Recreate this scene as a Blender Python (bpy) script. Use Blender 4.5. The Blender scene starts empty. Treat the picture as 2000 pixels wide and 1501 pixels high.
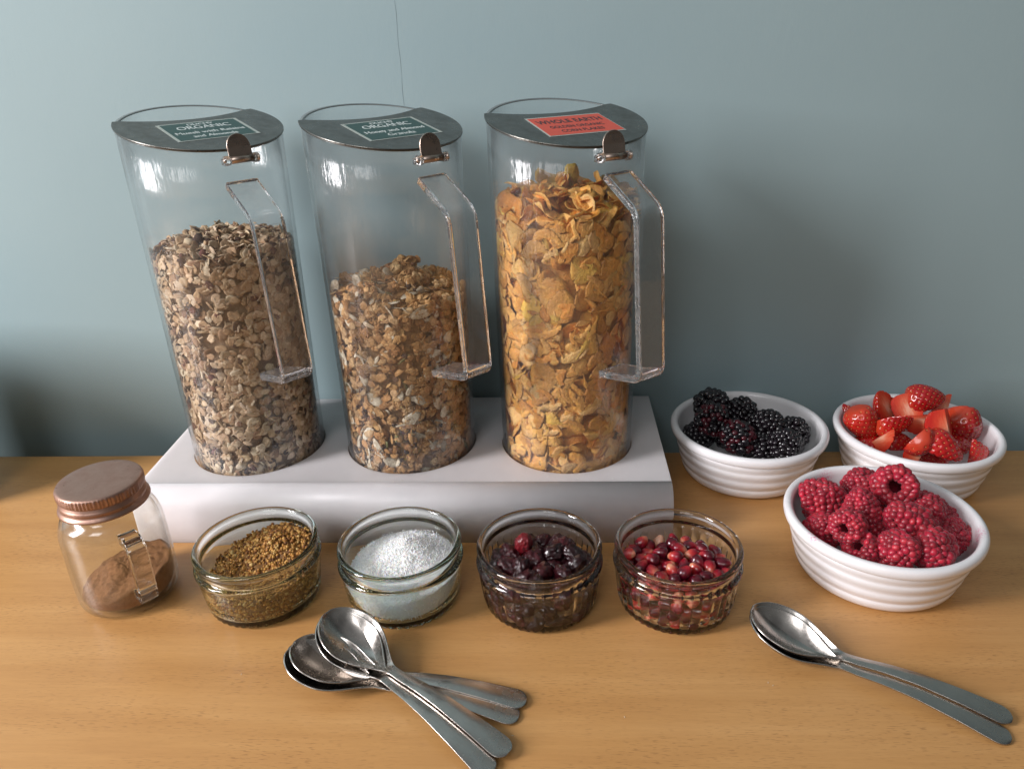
import bpy, bmesh, math, random
import numpy as np
from mathutils import Vector, Matrix, noise
R = random.Random(7)
G = np.random.default_rng(11)
PI = math.pi
CM = 0.01
sc = bpy.context.scene
COL = sc.collection

# ------------------------------------------------------------------ camera
cam_d = bpy.data.cameras.new('camera')
cam = bpy.data.objects.new('camera', cam_d); COL.objects.link(cam)
_R = Vector((0.997699, 0.0, 0.0))  # replaced just below
pitch, roll, yaw, camz, fpx = 0.43369, -0.03504, -0.05790, 36.839, 1506.205
cy, sy, cp, sp = math.cos(yaw), math.sin(yaw), math.cos(pitch), math.sin(pitch)
Fv = Vector((sy*cp, cy*cp, -sp)); Rv = Vector((cy, -sy, 0)); Uv = Rv.cross(Fv)
cr, sr = math.cos(roll), math.sin(roll)
R2 = cr*Rv + sr*Uv; U2 = -sr*Rv + cr*Uv
m = Matrix((R2, U2, -Fv)).transposed().to_4x4()
m.translation = Vector((0, 0, camz*CM))
cam.matrix_world = m
cam_d.sensor_width = 36.0; cam_d.lens = fpx/2000*36.0
cam_d.clip_start = 0.01; cam_d.clip_end = 50
sc.camera = cam

# ------------------------------------------------------------------ view + world + lamps
vs = sc.view_settings
vs.view_transform = 'Standard'; vs.look = 'None'; vs.exposure = 0.0; vs.gamma = 1.0; vs.use_curve_mapping = False
world = bpy.data.worlds.new('World'); sc.world = world; world.use_nodes = True
def world_nodes():
    nt = world.node_tree; nt.nodes.clear(); N = nt.nodes.new; L = nt.links.new
    out = N('ShaderNodeOutputWorld'); bg = N('ShaderNodeBackground'); L(bg.outputs[0], out.inputs[0])
    tc = N('ShaderNodeTexCoord'); sep = N('ShaderNodeSeparateXYZ'); L(tc.outputs['Generated'], sep.inputs[0])
    mr = N('ShaderNodeMapRange'); mr.inputs[1].default_value = -1; mr.inputs[2].default_value = 1; L(sep.outputs['Z'], mr.inputs[0])
    cr_ = N('ShaderNodeValToRGB'); L(mr.outputs[0], cr_.inputs[0]); e = cr_.color_ramp.elements
    e[0].position = 0.0; e[0].color = (0.10, 0.07, 0.05, 1); e[1].position = 1.0; e[1].color = (0.50, 0.51, 0.52, 1)
    for p, c in ((0.46, (0.12, 0.10, 0.085, 1)), (0.56, (0.30, 0.31, 0.31, 1)), (0.75, (0.36, 0.37, 0.37, 1))):
        x = e.new(p); x.color = c
    # brighter towards the window side of the room (-x, -y)
    mx = N('ShaderNodeVectorMath'); mx.operation = 'DOT_PRODUCT'; L(tc.outputs['Generated'], mx.inputs[0]); mx.inputs[1].default_value = (-0.78, -0.60, 0.15)
    m2 = N('ShaderNodeMapRange'); m2.inputs[1].default_value = -1; m2.inputs[2].default_value = 1
    m2.inputs[3].default_value = 0.09; m2.inputs[4].default_value = 0.66; L(mx.outputs['Value'], m2.inputs[0])
    # slow unevenness of a furnished room
    nz = N('ShaderNodeTexNoise'); nz.inputs['Scale'].default_value = 2.3; nz.inputs['Detail'].default_value = 1.5; L(tc.outputs['Generated'], nz.inputs[0])
    m3 = N('ShaderNodeMapRange'); m3.inputs[1].default_value = 0.35; m3.inputs[2].default_value = 0.65; m3.inputs[3].default_value = 0.45; m3.inputs[4].default_value = 1.5
    L(nz.outputs[0], m3.inputs[0])
    mm = N('ShaderNodeMath'); mm.operation = 'MULTIPLY'; L(m2.outputs[0], mm.inputs[0]); L(m3.outputs[0], mm.inputs[1])
    L(cr_.outputs[0], bg.inputs['Color']); L(mm.outputs[0], bg.inputs['Strength'])
    return mm
world_nodes()
WORLD_GAIN = 1.0
def area(name, loc, target, sx, sy_, power, color):
    d = bpy.data.lights.new(name, 'AREA'); d.shape = 'RECTANGLE'; d.size = sx; d.size_y = sy_
    d.energy = power; d.color = color
    o = bpy.data.objects.new(name, d); COL.objects.link(o)
    o.location = loc; o.rotation_euler = (Vector(target)-Vector(loc)).to_track_quat('-Z', 'Y').to_euler()
    return o
area('window_light', (-1.95, -0.36, 0.98), (0.0, 0.55, 0.10), 0.50, 1.25, 76, (1.0, 0.965, 0.985))
area('second_window_light', (-0.70, -1.45, 1.60), (0.05, 0.5, 0.05), 0.90, 0.90, 13.5, (1.0, 0.985, 1.0))

cyc = sc.cycles
cyc.use_denoising = True
try: cyc.denoiser = 'OPENIMAGEDENOISE'
except Exception: pass
cyc.max_bounces = 18; cyc.transmission_bounces = 14; cyc.transparent_max_bounces = 24; cyc.glossy_bounces = 6; cyc.diffuse_bounces = 4
cyc.caustics_refractive = True; cyc.caustics_reflective = False; cyc.blur_glossy = 0.6
cyc.sample_clamp_indirect = 6.0

# ------------------------------------------------------------------ materials
def lin(r, g, b): 
    f = lambda c: (c/255/12.92) if c/255 <= 0.04045 else ((c/255+0.055)/1.055)**2.4
    return (f(r), f(g), f(b), 1)
class NT:
    def __init__(s, name):
        s.m = bpy.data.materials.new(name); s.m.use_nodes = True; s.t = s.m.node_tree
        s.t.nodes.clear(); s.out = s.n('ShaderNodeOutputMaterial')
    def n(s, typ, ins=None, **kw):
        x = s.t.nodes.new(typ)
        for k, v in kw.items(): setattr(x, k, v)
        for k, v in (ins or {}).items():
            i = x.inputs[k]
            if isinstance(v, bpy.types.NodeSocket): s.t.links.new(v, i)
            else: i.default_value = v
        return x
    def l(s, a, b): s.t.links.new(a, b)
    def coord(s, scale=(1, 1, 1), kind='Object', rot=(0, 0, 0)):
        tc = s.n('ShaderNodeTexCoord'); mp = s.n('ShaderNodeMapping', {'Vector': tc.outputs[kind], 'Scale': scale, 'Rotation': rot}); return mp.outputs[0]
    def noise(s, vec, scale, detail=3, rough=0.55, out=0):
        return s.n('ShaderNodeTexNoise', {'Vector': vec, 'Scale': scale, 'Detail': detail, 'Roughness': rough}).outputs[out]
    def ramp(s, fac, stops):
        r = s.n('ShaderNodeValToRGB', {'Fac': fac}); e = r.color_ramp.elements
        while len(e) > 1: e.remove(e[-1])
        e[0].position, e[0].color = stops[0]
        for p, c in stops[1:]:
            x = e.new(p); x.color = c
        return r.outputs[0]
    def map(s, v, a, b, c, d): return s.n('ShaderNodeMapRange', {0: v, 1: a, 2: b, 3: c, 4: d}).outputs[0]
    def mix(s, fac, a, b, mode='MIX'):
        x = s.n('ShaderNodeMix', data_type='RGBA', blend_type=mode)
        for i, v in ((0, fac), (6, a), (7, b)):
            if isinstance(v, bpy.types.NodeSocket): s.l(v, x.inputs[i])
            else: x.inputs[i].default_value = v
        return x.outputs[2]
    def math(s, op, a, b=0.0, c=0.0): return s.n('ShaderNodeMath', {0: a, 1: b, 2: c}, operation=op).outputs[0]
    def bump(s, h, strength, dist): return s.n('ShaderNodeBump', {'Height': h, 'Strength': strength, 'Distance': dist}).outputs[0]
    def bsdf(s, **kw):
        p = s.n('ShaderNodeBsdfPrincipled'); 
        for k, v in kw.items():
            k = k.replace('_', ' ')
            i = p.inputs[k]
            if isinstance(v, bpy.types.NodeSocket): s.l(v, i)
            else: i.default_value = v
        s.l(p.outputs[0], s.out.inputs[0]); return p

def mat_wall():
    t = NT('wall_paint'); v = t.coord()
    big = t.noise(v, 3.0, 2); c = t.mix(t.map(big, .3, .7, 0, 1), (0.262, 0.358, 0.378, 1), (0.288, 0.388, 0.408, 1))
    vf = t.coord((1.0, 1.0, 0.35)); n1 = t.noise(vf, 420, 3, .6); n2 = t.noise(v, 45, 3)
    h = t.math('ADD', t.math('MULTIPLY', n1, 0.6), t.math('MULTIPLY', n2, 1.2))
    t.bsdf(Base_Color=c, Roughness=0.62, Specular_IOR_Level=0.35, Normal=t.bump(h, 0.15, 0.0006)); return t.m
def mat_wood():
    t = NT('beech_wood')
    v = t.coord((1.6, 22, 22)); n1 = t.noise(v, 2.2, 6, .62)
    v2 = t.coord((9, 120, 120)); n2 = t.noise(v2, 4.0, 3, .6)
    base = t.ramp(n1, [(0.28, (0.47, 0.235, 0.078, 1)), (0.5, (0.535, 0.280, 0.097, 1)), (0.75, (0.60, 0.33, 0.125, 1))])
    c = t.mix(t.map(n2, .35, .7, 0, .22), base, (0.38, 0.18, 0.06, 1))
    vf = t.coord((190, 1300, 1300)); fl = t.noise(vf, 1.0, 1.0, .4); vb = t.coord((3, 9, 9)); msk = t.noise(vb, 3.0, 2)
    flm = t.math('MULTIPLY', t.map(fl, .575, .68, 0, 1), t.map(msk, .40, .62, 0.15, 1))
    c = t.mix(t.math('MULTIPLY', flm, 0.42), c, (0.20, 0.085, 0.03, 1))
    sm = t.noise(t.coord((5, 5, 5)), 2.4, 4)
    rough = t.map(sm, .3, .7, .30, .44)
    t.bsdf(Base_Color=c, Roughness=rough, Specular_IOR_Level=0.45, Normal=t.bump(n2, 0.08, 0.0004)); return t.m
def mat_stand():
    t = NT('frosted_acrylic'); v = t.coord()
    n = t.noise(v, 30, 4); c = t.mix(t.map(n, .35, .65, 0, 1), (0.61, 0.585, 0.595, 1), (0.655, 0.625, 0.635, 1))
    t.bsdf(Base_Color=c, Roughness=t.map(t.noise(v, 9, 3), .3, .7, .33, .5), Subsurface_Weight=0.6, Subsurface_Radius=(0.02, 0.018, 0.018), Subsurface_Scale=1.0,
           Specular_IOR_Level=0.5, Normal=t.bump(t.noise(v, 900, 2), 0.08, 0.0002)); return t.m
def thin_clear(name, tint, haze, streak=True, spec=1.0, edge=0.35):
    """clear plastic wall: straight-through light, Fresnel reflection by surface angle, faint scratches and dust"""
    t = NT(name); v = t.coord((1, 1, 0.12)); v2 = t.coord()
    bmp = t.bump(t.math('ADD', t.noise(v, 130, 4, .65), t.math('MULTIPLY', t.noise(v2, 14, 2), 2.0)), 0.24 if streak else .03, 0.004)
    g = t.n('ShaderNodeNewGeometry')
    dt = t.n('ShaderNodeVectorMath', {0: g.outputs['Incoming'], 1: g.outputs['Normal']}, operation='DOT_PRODUCT').outputs['Value']
    c = t.math('ABSOLUTE', dt); om = t.math('SUBTRACT', 1.0, c)
    fr = t.math('MULTIPLY_ADD', t.math('POWER', om, 5.0), 0.96*spec, 0.042*spec)
    tr = t.n('ShaderNodeBsdfTransparent', {'Color': t.mix(t.map(om, .55, 1.0, 0, edge), tint, (0.42, 0.46, 0.47, 1))})
    gl = t.n('ShaderNodeBsdfGlossy', {'Color': (1, 1, 1, 1), 'Roughness': t.map(t.noise(v2, 30, 3),   .3, .7, .09, .20), 'Normal': bmp})
    df = t.n('ShaderNodeBsdfDiffuse', {'Color': (0.75, 0.76, 0.78, 1)})
    hz = t.math('MULTIPLY', t.map(t.noise(v, 22, 5, .7), .42, .75, 0.15, 1.0), haze)
    m1 = t.n('ShaderNodeMixShader', {0: hz, 1: tr.outputs[0], 2: df.outputs[0]})
    m2 = t.n('ShaderNodeMixShader', {0: fr, 1: m1.outputs[0], 2: gl.outputs[0]})
    t.l(m2.outputs[0], t.out.inputs[0]); return t.m
def mat_glass(name, col, rough=0.0, bump=0.0, absorb=None, haze=0.0, clear=0.0):
    t = NT(name)
    kw = {'Color': col, 'Roughness': rough, 'IOR': 1.48}
    if bump: kw['Normal'] = t.bump(t.noise(t.coord(), 45, 2), bump, 0.004)
    g = t.n('ShaderNodeBsdfGlass', kw); o_ = g.outputs[0]
    if haze:
        d1 = t.n('ShaderNodeBsdfDiffuse', {'Color': (.85, .86, .88, 1)}); f_ = t.map(t.noise(t.coord(), 260, 4, .7), .4, .72, haze*.5, haze*1.8)
        o_ = t.n('ShaderNodeMixShader', {0: f_, 1: o_, 2: d1.outputs[0]}).outputs[0]
    if clear: o_ = t.n('ShaderNodeMixShader', {0: clear, 1: o_, 2: t.n('ShaderNodeBsdfTransparent').outputs[0]}).outputs[0]
    t.l(o_, t.out.inputs[0])
    if absorb:
        va = t.n('ShaderNodeVolumeAbsorption', {'Color': absorb[0], 'Density': absorb[1]}); t.l(va.outputs[0], t.out.inputs['Volume'])
    return t.m
def mat_ceramic(name='white_glaze', stain=False):
    t = NT(name); v = t.coord()
    c = t.mix(t.map(t.noise(v, 25, 2), .3, .7, 0, 1), (0.80, 0.785, 0.80, 1), (0.83, 0.82, 0.83, 1))
    if stain:
        a = t.n('ShaderNodeAttribute', attribute_name='stain')
        k = t.math('MULTIPLY', a.outputs['Fac'], t.map(t.noise(v, 700, 3, .7), .42, .6, 0, 1))
        c = t.mix(k, c, (0.72, 0.28, 0.40, 1))
    t.bsdf(Base_Color=c, Roughness=0.16, Specular_IOR_Level=0.5, Coat_Weight=0.3, Coat_Roughness=0.08,
           Normal=t.bump(t.noise(v, 60, 2), 0.05, 0.002)); return t.m
def mat_steel(name, col, rough, scr=0.06):
    t = NT(name); v = t.coord(); vs_ = t.coord((1, 9, 1))
    n = t.noise(v, 160, 5, .7); n3 = t.noise(v, 55, 4, .65)
    r = t.math('ADD', t.map(n, .3, .75, rough-.06, rough+.10), t.map(n3, .4, .7, 0, .10))
    c = t.mix(t.map(n3, .35, .7, 0, 1), col, tuple(x*0.80 for x in col[:3])+(1,))
    b = t.bump(t.math('ADD', t.noise(vs_, 500, 3, .6), t.math('MULTIPLY', t.noise(v, 80, 2), 1.0)), scr, 0.0010)
    t.bsdf(Base_Color=c, Metallic=1.0, Roughness=r, Normal=b); return t.m
def mat_copper():
    t = NT('worn_copper'); v = t.coord()
    n = t.noise(v, 130, 5, .65); n2 = t.noise(v, 500, 3)
    sp = t.map(t.noise(v, 420, 2), .70, .76, 0, .8)
    c = t.mix(t.map(n, .35, .7, 0, 1), (0.40, 0.25, 0.195, 1), (0.34, 0.21, 0.165, 1)); c = t.mix(sp, c, (0.08, 0.045, 0.035, 1))
    t.bsdf(Base_Color=c, Metallic=0.9, Roughness=t.map(n, .3, .7, .34, .55), Normal=t.bump(n2, .05, .0006)); return t.m
def mat_attr(name, rough=0.8, scale=900, bump=0.5, dist=0.0006, var=0.45, sss=0.0, spec=0.25, spot=None):
    """food whose colour differs from piece to piece (attribute 'tone')"""
    t = NT(name); a = t.n('ShaderNodeAttribute', attribute_name='tone'); v = t.coord()
    n = t.noise(v, scale, 4, .65); n2 = t.noise(v, scale*.3, 3)
    dark = t.mix(1.0, a.outputs['Color'], (1-var, 1-var*1.15, 1-var*1.3, 1), 'MULTIPLY')
    c = t.mix(t.map(t.math('ADD', t.math('MULTIPLY', n, .5), t.math('MULTIPLY', n2, .5)), .38, .62, 0, 1), dark, a.outputs['Color'])
    if spot: c = t.mix(t.map(t.noise(v, spot[0], 2), spot[1], spot[1]+.08, 0, .8), c, spot[2])
    t.bsdf(Base_Color=c, Roughness=rough, Specular_IOR_Level=spec, Subsurface_Weight=sss, Subsurface_Radius=(.006, .003, .0015), Subsurface_Scale=.5,
           Normal=t.bump(n, bump, dist)); return t.m
def mat_berry(name, base, rough, sss, coat, tone=True, sheen=0.0):
    t = NT(name); v = t.coord(); n = t.noise(v, 260, 3)
    if tone:
        a = t.n('ShaderNodeAttribute', attribute_name='tone'); c0 = a.outputs['Color']
    else: c0 = base
    c = t.mix(t.map(n, .3, .7, 0, .35), c0, (0.0, 0.0, 0.0, 1))
    t.bsdf(Base_Color=c, Roughness=rough, Subsurface_Weight=sss, Subsurface_Radius=(.004, .0008, .0008), Subsurface_Scale=1.0, Coat_Weight=coat,
           Coat_Roughness=.12, Sheen_Weight=sheen, Sheen_Roughness=.4, Sheen_Tint=(1, .7, .75, 1), Normal=t.bump(n, .12, .0006)); return t.m
def mat_aril(pale=False):
    t = NT('pomegranate_flesh_pale' if pale else 'pomegranate_flesh'); tc = t.n('ShaderNodeTexCoord'); sx = t.n('ShaderNodeSeparateXYZ', {0: tc.outputs['Object']})
    oi = t.n('ShaderNodeObjectInfo')
    n = t.noise(tc.outputs['Object'], 320, 3)
    k = t.math('ADD', t.map(sx.outputs['X'], -.0040, .0048, 0, 1), t.math('MULTIPLY', t.math('SUBTRACT', oi.outputs['Random'], .78), .8))
    k = t.math('ADD', k, t.math('MULTIPLY', t.math('SUBTRACT', n, .5), .5))
    if pale: c = t.ramp(k, [(0.0, (0.55, 0.20, 0.12, 1)), (0.8, (0.70, 0.42, 0.28, 1))])
    else: c = t.ramp(k, [(0.0, (0.10, 0.003, 0.012, 1)), (0.45, (0.34, 0.008, 0.022, 1)), (0.8, (0.55, 0.05, 0.04, 1)), (1.0, (0.75, 0.30, 0.18, 1))])
    t.bsdf(Base_Color=c, Roughness=.16, Subsurface_Weight=.5, Subsurface_Radius=(.004, .0008, .0008), Subsurface_Scale=.8, Coat_Weight=.7, Coat_Roughness=.05, Transmission_Weight=.12, IOR=1.38); return t.m
def mat_straw_skin():
    t = NT('strawberry_skin'); v = t.coord(); a = t.n('ShaderNodeAttribute', attribute_name='tone')
    n = t.noise(v, 120, 2); c = t.mix(t.map(n, .3, .7, 0, .4), a.outputs['Color'], (0.35, 0.008, 0.006, 1))
    t.bsdf(Base_Color=c, Roughness=.22, Subsurface_Weight=.25, Subsurface_Radius=(.005, .001, .0008), Subsurface_Scale=1, Coat_Weight=.6, Coat_Roughness=.1); return t.m
def mat_straw_cut():
    t = NT('strawberry_flesh'); tc = t.n('ShaderNodeTexCoord'); mp = t.n('ShaderNodeMapping', {'Vector': tc.outputs['Object'], 'Scale': (1, 1, .55)})
    ln = t.n('ShaderNodeVectorMath', {0: mp.outputs[0]}, operation='LENGTH').outputs['Value']
    st = t.noise(t.coord((700, 700, 160)), 1.0, 3); k = t.math('ADD', t.map(ln, 0, .0135, 0, 1), t.math('MULTIPLY', t.math('SUBTRACT', st, .5), .55))
    c = t.ramp(k, [(0.1, (0.74, 0.38, 0.26, 1)), (0.32, (0.66, 0.16, 0.08, 1)), (0.6, (0.60, 0.06, 0.025, 1)), (1.0, (0.50, 0.018, 0.012, 1))])
    t.bsdf(Base_Color=c, Roughness=.3, Subsurface_Weight=.4, Subsurface_Radius=(.006, .002, .001), Subsurface_Scale=1, Normal=t.bump(st, .3, .0008)); return t.m
def mat_plain(name, col, rough=.5, spec=.5, **kw):
    t = NT(name); v = t.coord(); n = t.noise(v, 200, 3)
    c = t.mix(t.map(n, .3, .7, 0, .18), col, tuple(x*.6 for x in col[:3])+(1,))
    t.bsdf(Base_Color=c, Roughness=rough, Specular_IOR_Level=spec, **kw); return t.m

M = dict(
    wall=mat_wall(), wood=mat_wood(), stand=mat_stand(),
    jar=thin_clear('clear_jar_plastic', (0.992, 0.995, 0.995, 1), 0.035),
    mug=thin_clear('clear_mug_glass', (0.96, 0.965, 0.955, 1), 0.02, streak=False, spec=1.25, edge=.6),
    acrylic=mat_glass('clear_handle_acrylic', (1, 1, 1, 1), 0.0, 0.02, None, .05),
    glass_green=mat_glass('green_tinted_glass', (0.99, 1, 0.995, 1), 0.0, 0.03, ((.35, .88, .74, 1), 13)),
    glass_clear=mat_glass('clear_ribbed_glass', (1, 1, 1, 1), 0.0, 0.03, ((.55, .75, .68, 1), 4)),
    glaze=mat_ceramic(), glaze_stain=mat_ceramic('stained_white_glaze', True),
    spoon=mat_steel('spoon_steel', (0.52, 0.485, 0.45, 1), .20, .018),
    lid=mat_steel('lid_steel', (0.17, 0.165, 0.15, 1), .28, .03), hinge=mat_steel('hinge_steel', (0.50, 0.40, 0.335, 1), .26, .05),
    copper=mat_copper(),
    oat=mat_attr('oat_flakes', .85, 700, .6, .0006, .35), granola=mat_attr('toasted_granola', .7, 600, .8, .0009, .5, spec=.35),
    corn=mat_attr('corn_flake_crust', .5, 420, 1.0, .0014, .28, sss=.3, spec=.4), crumb=mat_attr('brown_sugar_crumbs', .6, 1500, .5, .0003, .4, spec=.4),
    coconut=mat_attr('white_coconut', .9, 2000, .2, .0002, .02, sss=.35, spec=.1), cinnamon=mat_attr('cinnamon_powder', .95, 1400, .9, .0007, .35, spec=.1),
    raspberry=mat_berry('raspberry_flesh', None, .42, .6, .12, sheen=.25), blackberry=mat_berry('blackberry_flesh', None, .22, .0, .6),
    cranberry=mat_berry('dried_cranberry_skin', None, .30, .1, .30), aril=mat_aril(), aril_pale=mat_aril(True),
    straw=mat_straw_skin(), straw_cut=mat_straw_cut(), seed=mat_plain('strawberry_seed', (0.72, 0.42, 0.12, 1), .4),
    label_green=mat_plain('dark_green_card', (0.022, 0.070, 0.062, 1), .45), label_red=mat_plain('red_card', (0.62, 0.085, 0.050, 1), .5),
    ink_white=mat_plain('white_ink', (0.62, 0.68, 0.66, 1), .6), ink_dark=mat_plain('dark_ink', (0.035, 0.03, 0.035, 1), .6),
    card_edge=mat_plain('pale_card_edge', (0.42, 0.46, 0.42, 1), .5), dark=mat_plain('dark_table_edge', (0.05, 0.035, 0.02, 1), .8),
    rim=mat_plain('cut_acrylic_edge', (0.16, 0.18, 0.18, 1), .2), blocker=mat_plain('grey_blocker', (0.25, 0.26, 0.25, 1), .5), crack=mat_plain('crack_in_paint', (0.215, 0.29, 0.31, 1), .9),
)

# ------------------------------------------------------------------ object helpers
def link(name, me, mat, parent=None, smooth=True):
    o = bpy.data.objects.new(name, me); COL.objects.link(o)
    for x in (mat if isinstance(mat, (list, tuple)) else [mat]): me.materials.append(x)
    if parent: o.parent = parent
    if smooth: me.polygons.foreach_set('use_smooth', np.ones(len(me.polygons), bool))
    return o
def mk(name, V, F, mat, parent=None, smooth=True, tone=None, attr='tone', mi=None):
    me = bpy.data.meshes.new(name)
    V = np.asarray(V, float)*CM
    me.from_pydata(V.tolist(), [], F if isinstance(F, list) else F.tolist())
    if tone is not None:
        tone = np.asarray(tone, float)
        if tone.ndim == 1 and attr != 'tone':
            at = me.attributes.new(attr, 'FLOAT', 'POINT'); at.data.foreach_set('value', tone)
        else:
            if tone.ndim == 1: tone = np.tile(tone, (len(V), 1))
            c4 = np.ones((len(V), 4)); c4[:, :3] = tone[:, :3]
            at = me.attributes.new(attr, 'FLOAT_COLOR', 'POINT'); at.data.foreach_set('color', c4.ravel())
    o = link(name, me, mat, parent, smooth)
    if mi is not None: me.polygons.foreach_set('material_index', np.array(mi, dtype=np.int32))
    return o
def tag(o, label=None, cat=None, group=None, kind=None):
    if label: o['label'] = label
    if cat: o['category'] = cat
    if group: o['group'] = group
    if kind: o['kind'] = kind
    return o
def thing(name, label, cat, loc, rz=0, group=None):
    o = bpy.data.objects.new(name, None); COL.objects.link(o); o.empty_display_size = .02
    o.location = Vector(loc)*CM; o.rotation_euler = (0, 0, rz); return tag(o, label, cat, group)
def lathe(prof, seg=96, mod=None, closed=True):
    """prof: list of (r,z) going round the section; mod(theta,i,r,z)->(r,z)"""
    n = len(prof); V = []; F = []
    for k in range(seg):
        th = 2*PI*k/seg; c, s = math.cos(th), math.sin(th)
        for i, (r, z) in enumerate(prof):
            if mod: r, z = mod(th, i, r, z)
            V.append((r*c, r*s, z))
    for k in range(seg):
        a, b = k*n, ((k+1) % seg)*n
        for i in range(n if closed else n-1):
            j = (i+1) % n
            F.append((a+i, b+i, b+j, a+j))
    return V, F
def spl(pts, n=4):
    """Catmull-Rom through profile points"""
    P = [Vector(p) for p in pts]; out = []
    for i in range(len(P)-1):
        p0 = P[max(i-1, 0)]; p1 = P[i]; p2 = P[i+1]; p3 = P[min(i+2, len(P)-1)]
        for k in range(n):
            t = k/n
            out.append(tuple(0.5*((2*p1)+(p2-p0)*t+(2*p0-5*p1+4*p2-p3)*t*t+(3*p1-p0-3*p2+p3)*t**3)))
    out.append(tuple(P[-1])); return out
def box(x0, x1, y0, y1, z0, z1):
    V = [(x, y, z) for x in (x0, x1) for y in (y0, y1) for z in (z0, z1)]
    return V, [(0, 1, 3, 2), (4, 6, 7, 5), (0, 4, 5, 1), (2, 3, 7, 6), (0, 2, 6, 4), (1, 5, 7, 3)]
def join(parts):
    V = []; F = []
    for v, f in parts:
        o = len(V); V += [tuple(p) for p in v]; F += [tuple(i+o for i in q) for q in f]
    return V, F
def bevel(o, w, seg=3, ang=35):
    b = o.modifiers.new('bevel', 'BEVEL'); b.width = w*CM; b.segments = seg; b.limit_method = 'ANGLE'; b.angle_limit = math.radians(ang); return o
def sweep(path, hw, th, nseg=1):
    """flat strap: path in the x-z plane, width along y, thickness across"""
    V = []; F = []; P = [Vector((p[0], 0, p[1])) for p in path]
    for i, p in enumerate(P):
        d = (P[min(i+1, len(P)-1)]-P[max(i-1, 0)]).normalized(); n = Vector((-d.z, 0, d.x))
        for (a, b) in ((-hw, -th/2), (hw, -th/2), (hw, th/2), (-hw, th/2)):
            q = p+n*b; V.append((q.x, a, q.z))
    for i in range(len(P)-1):
        for k in range(4):
            j = (k+1) % 4; F.append((i*4+k, i*4+j, i*4+4+j, i*4+4+k))
    F.append((3, 2, 1, 0)); e = (len(P)-1)*4; F.append((e, e+1, e+2, e+3)); return V, F
def arc_path(pts, rad, n=5):
    out = [Vector(pts[0])]
    for i in range(1, len(pts)-1):
        a, b, c = Vector(pts[i-1]), Vector(pts[i]), Vector(pts[i+1])
        d1 = (a-b).normalized(); d2 = (c-b).normalized(); p = b+d1*rad; q = b+d2*rad
        for k in range(n+1):
            t = k/n; out.append((1-t)**2*p+2*t*(1-t)*b+t*t*q)
    out.append(Vector(pts[-1])); return [tuple(v) for v in out]
def cyl(p0, p1, r, seg=20, r1=None):
    p0, p1 = Vector(p0), Vector(p1); d = (p1-p0).normalized(); u = d.orthogonal().normalized(); w = d.cross(u); V = []; F = []
    for k in range(seg):
        a = 2*PI*k/seg; e = u*math.cos(a)+w*math.sin(a); V += [tuple(p0+e*r), tuple(p1+e*(r1 or r))]
    for k in range(seg):
        j = (k+1) % seg; F.append((2*k, 2*j, 2*j+1, 2*k+1))
    F.append(tuple(2*k for k in range(seg))[::-1]); F.append(tuple(2*k+1 for k in range(seg))); return V, F
def ico(sub=1):
    bm = bmesh.new(); bmesh.ops.create_icosphere(bm, subdivisions=sub, radius=1.0)
    V = np.array([v.co[:] for v in bm.verts]); F = [tuple(v.index for v in f.verts) for f in bm.faces]; bm.free(); return V, F
ICO1, ICO2, ICO3, ICO4 = ico(1), ico(2), ico(3), ico(4)
def rotm(rng=G):
    q = rng.normal(size=4); q /= np.linalg.norm(q); w, x, y, z = q
    return np.array([[1-2*(y*y+z*z), 2*(x*y-z*w), 2*(x*z+y*w)], [2*(x*y+z*w), 1-2*(x*x+z*z), 2*(y*z-x*w)], [2*(x*z-y*w), 2*(y*z+x*w), 1-2*(x*x+y*y)]])
def frame(n, spin):
    """rotation whose local z is n"""
    n = np.array(n, float); n /= np.linalg.norm(n); a = np.array([0, 0, 1.0]) if abs(n[2]) < .9 else np.array([1.0, 0, 0])
    u = np.cross(a, n); u /= np.linalg.norm(u); v = np.cross(n, u); c, s = math.cos(spin), math.sin(spin)
    return np.stack([u*c+v*s, -u*s+v*c, n], 1)
class Batch:
    def __init__(s): s.V = []; s.F = []; s.C = []; s.n = 0
    def add(s, V, F, c):
        s.V.append(V); o = s.n; s.F += [tuple(i+o for i in q) for q in F]; s.C.append(np.tile(np.array(c[:3], float), (len(V), 1))); s.n += len(V)
    def build(s, name, mat, parent=None, smooth=True):
        return mk(name, np.concatenate(s.V), s.F, mat, parent, smooth, tone=np.concatenate(s.C))
def nz(p, s, seed=0.0): return noise.noise(Vector((p[0]*s+seed, p[1]*s-seed*.7, p[2]*s+seed*.3)))
def disc_flake(rx, ry, th, rings, seg, cup=0.0, cup2=0.0, wav=0.0, irr=0.12, crease=False):
    ph = G.uniform(0, 2*PI, 4); V = []; F = []
    def pt(r, a, side):
        k = 1+irr*(math.sin(2*a+ph[0])*.5+math.sin(3*a+ph[1])*.5+.5*math.sin(5*a+ph[2]))
        x = r*rx*k*math.cos(a); y = r*ry*k*math.sin(a)
        z = cup*x*x+cup2*y*y+wav*math.sin(2.3*x+ph[3])*math.cos(2.0*y+ph[0])
        t = th*(1-.75*r**3)*.5
        if crease: t *= 1-.75*math.exp(-(y/(.18*ry))**2)
        return (x, y, z+side*t)
    for side in (1, -1):
        V.append(pt(0, 0, side)); b = len(V)-1
        for i in range(1, rings+1):
            for k in range(seg): V.append(pt(i/rings, 2*PI*k/seg, side))
        for k in range(seg):
            j = (k+1) % seg; q = (b, b+1+k, b+1+j); F.append(q if side > 0 else q[::-1])
            for i in range(rings-1):
                o = b+1+i*seg; q = (o+k, o+seg+k, o+seg+j, o+j); F.append(q if side > 0 else q[::-1])
    n1 = 1+rings*seg; o = 1+(rings-1)*seg
    for k in range(seg):
        j = (k+1) % seg; F.append((o+k, n1+o+k, n1+o+j, o+j))
    return np.array(V), F
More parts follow.
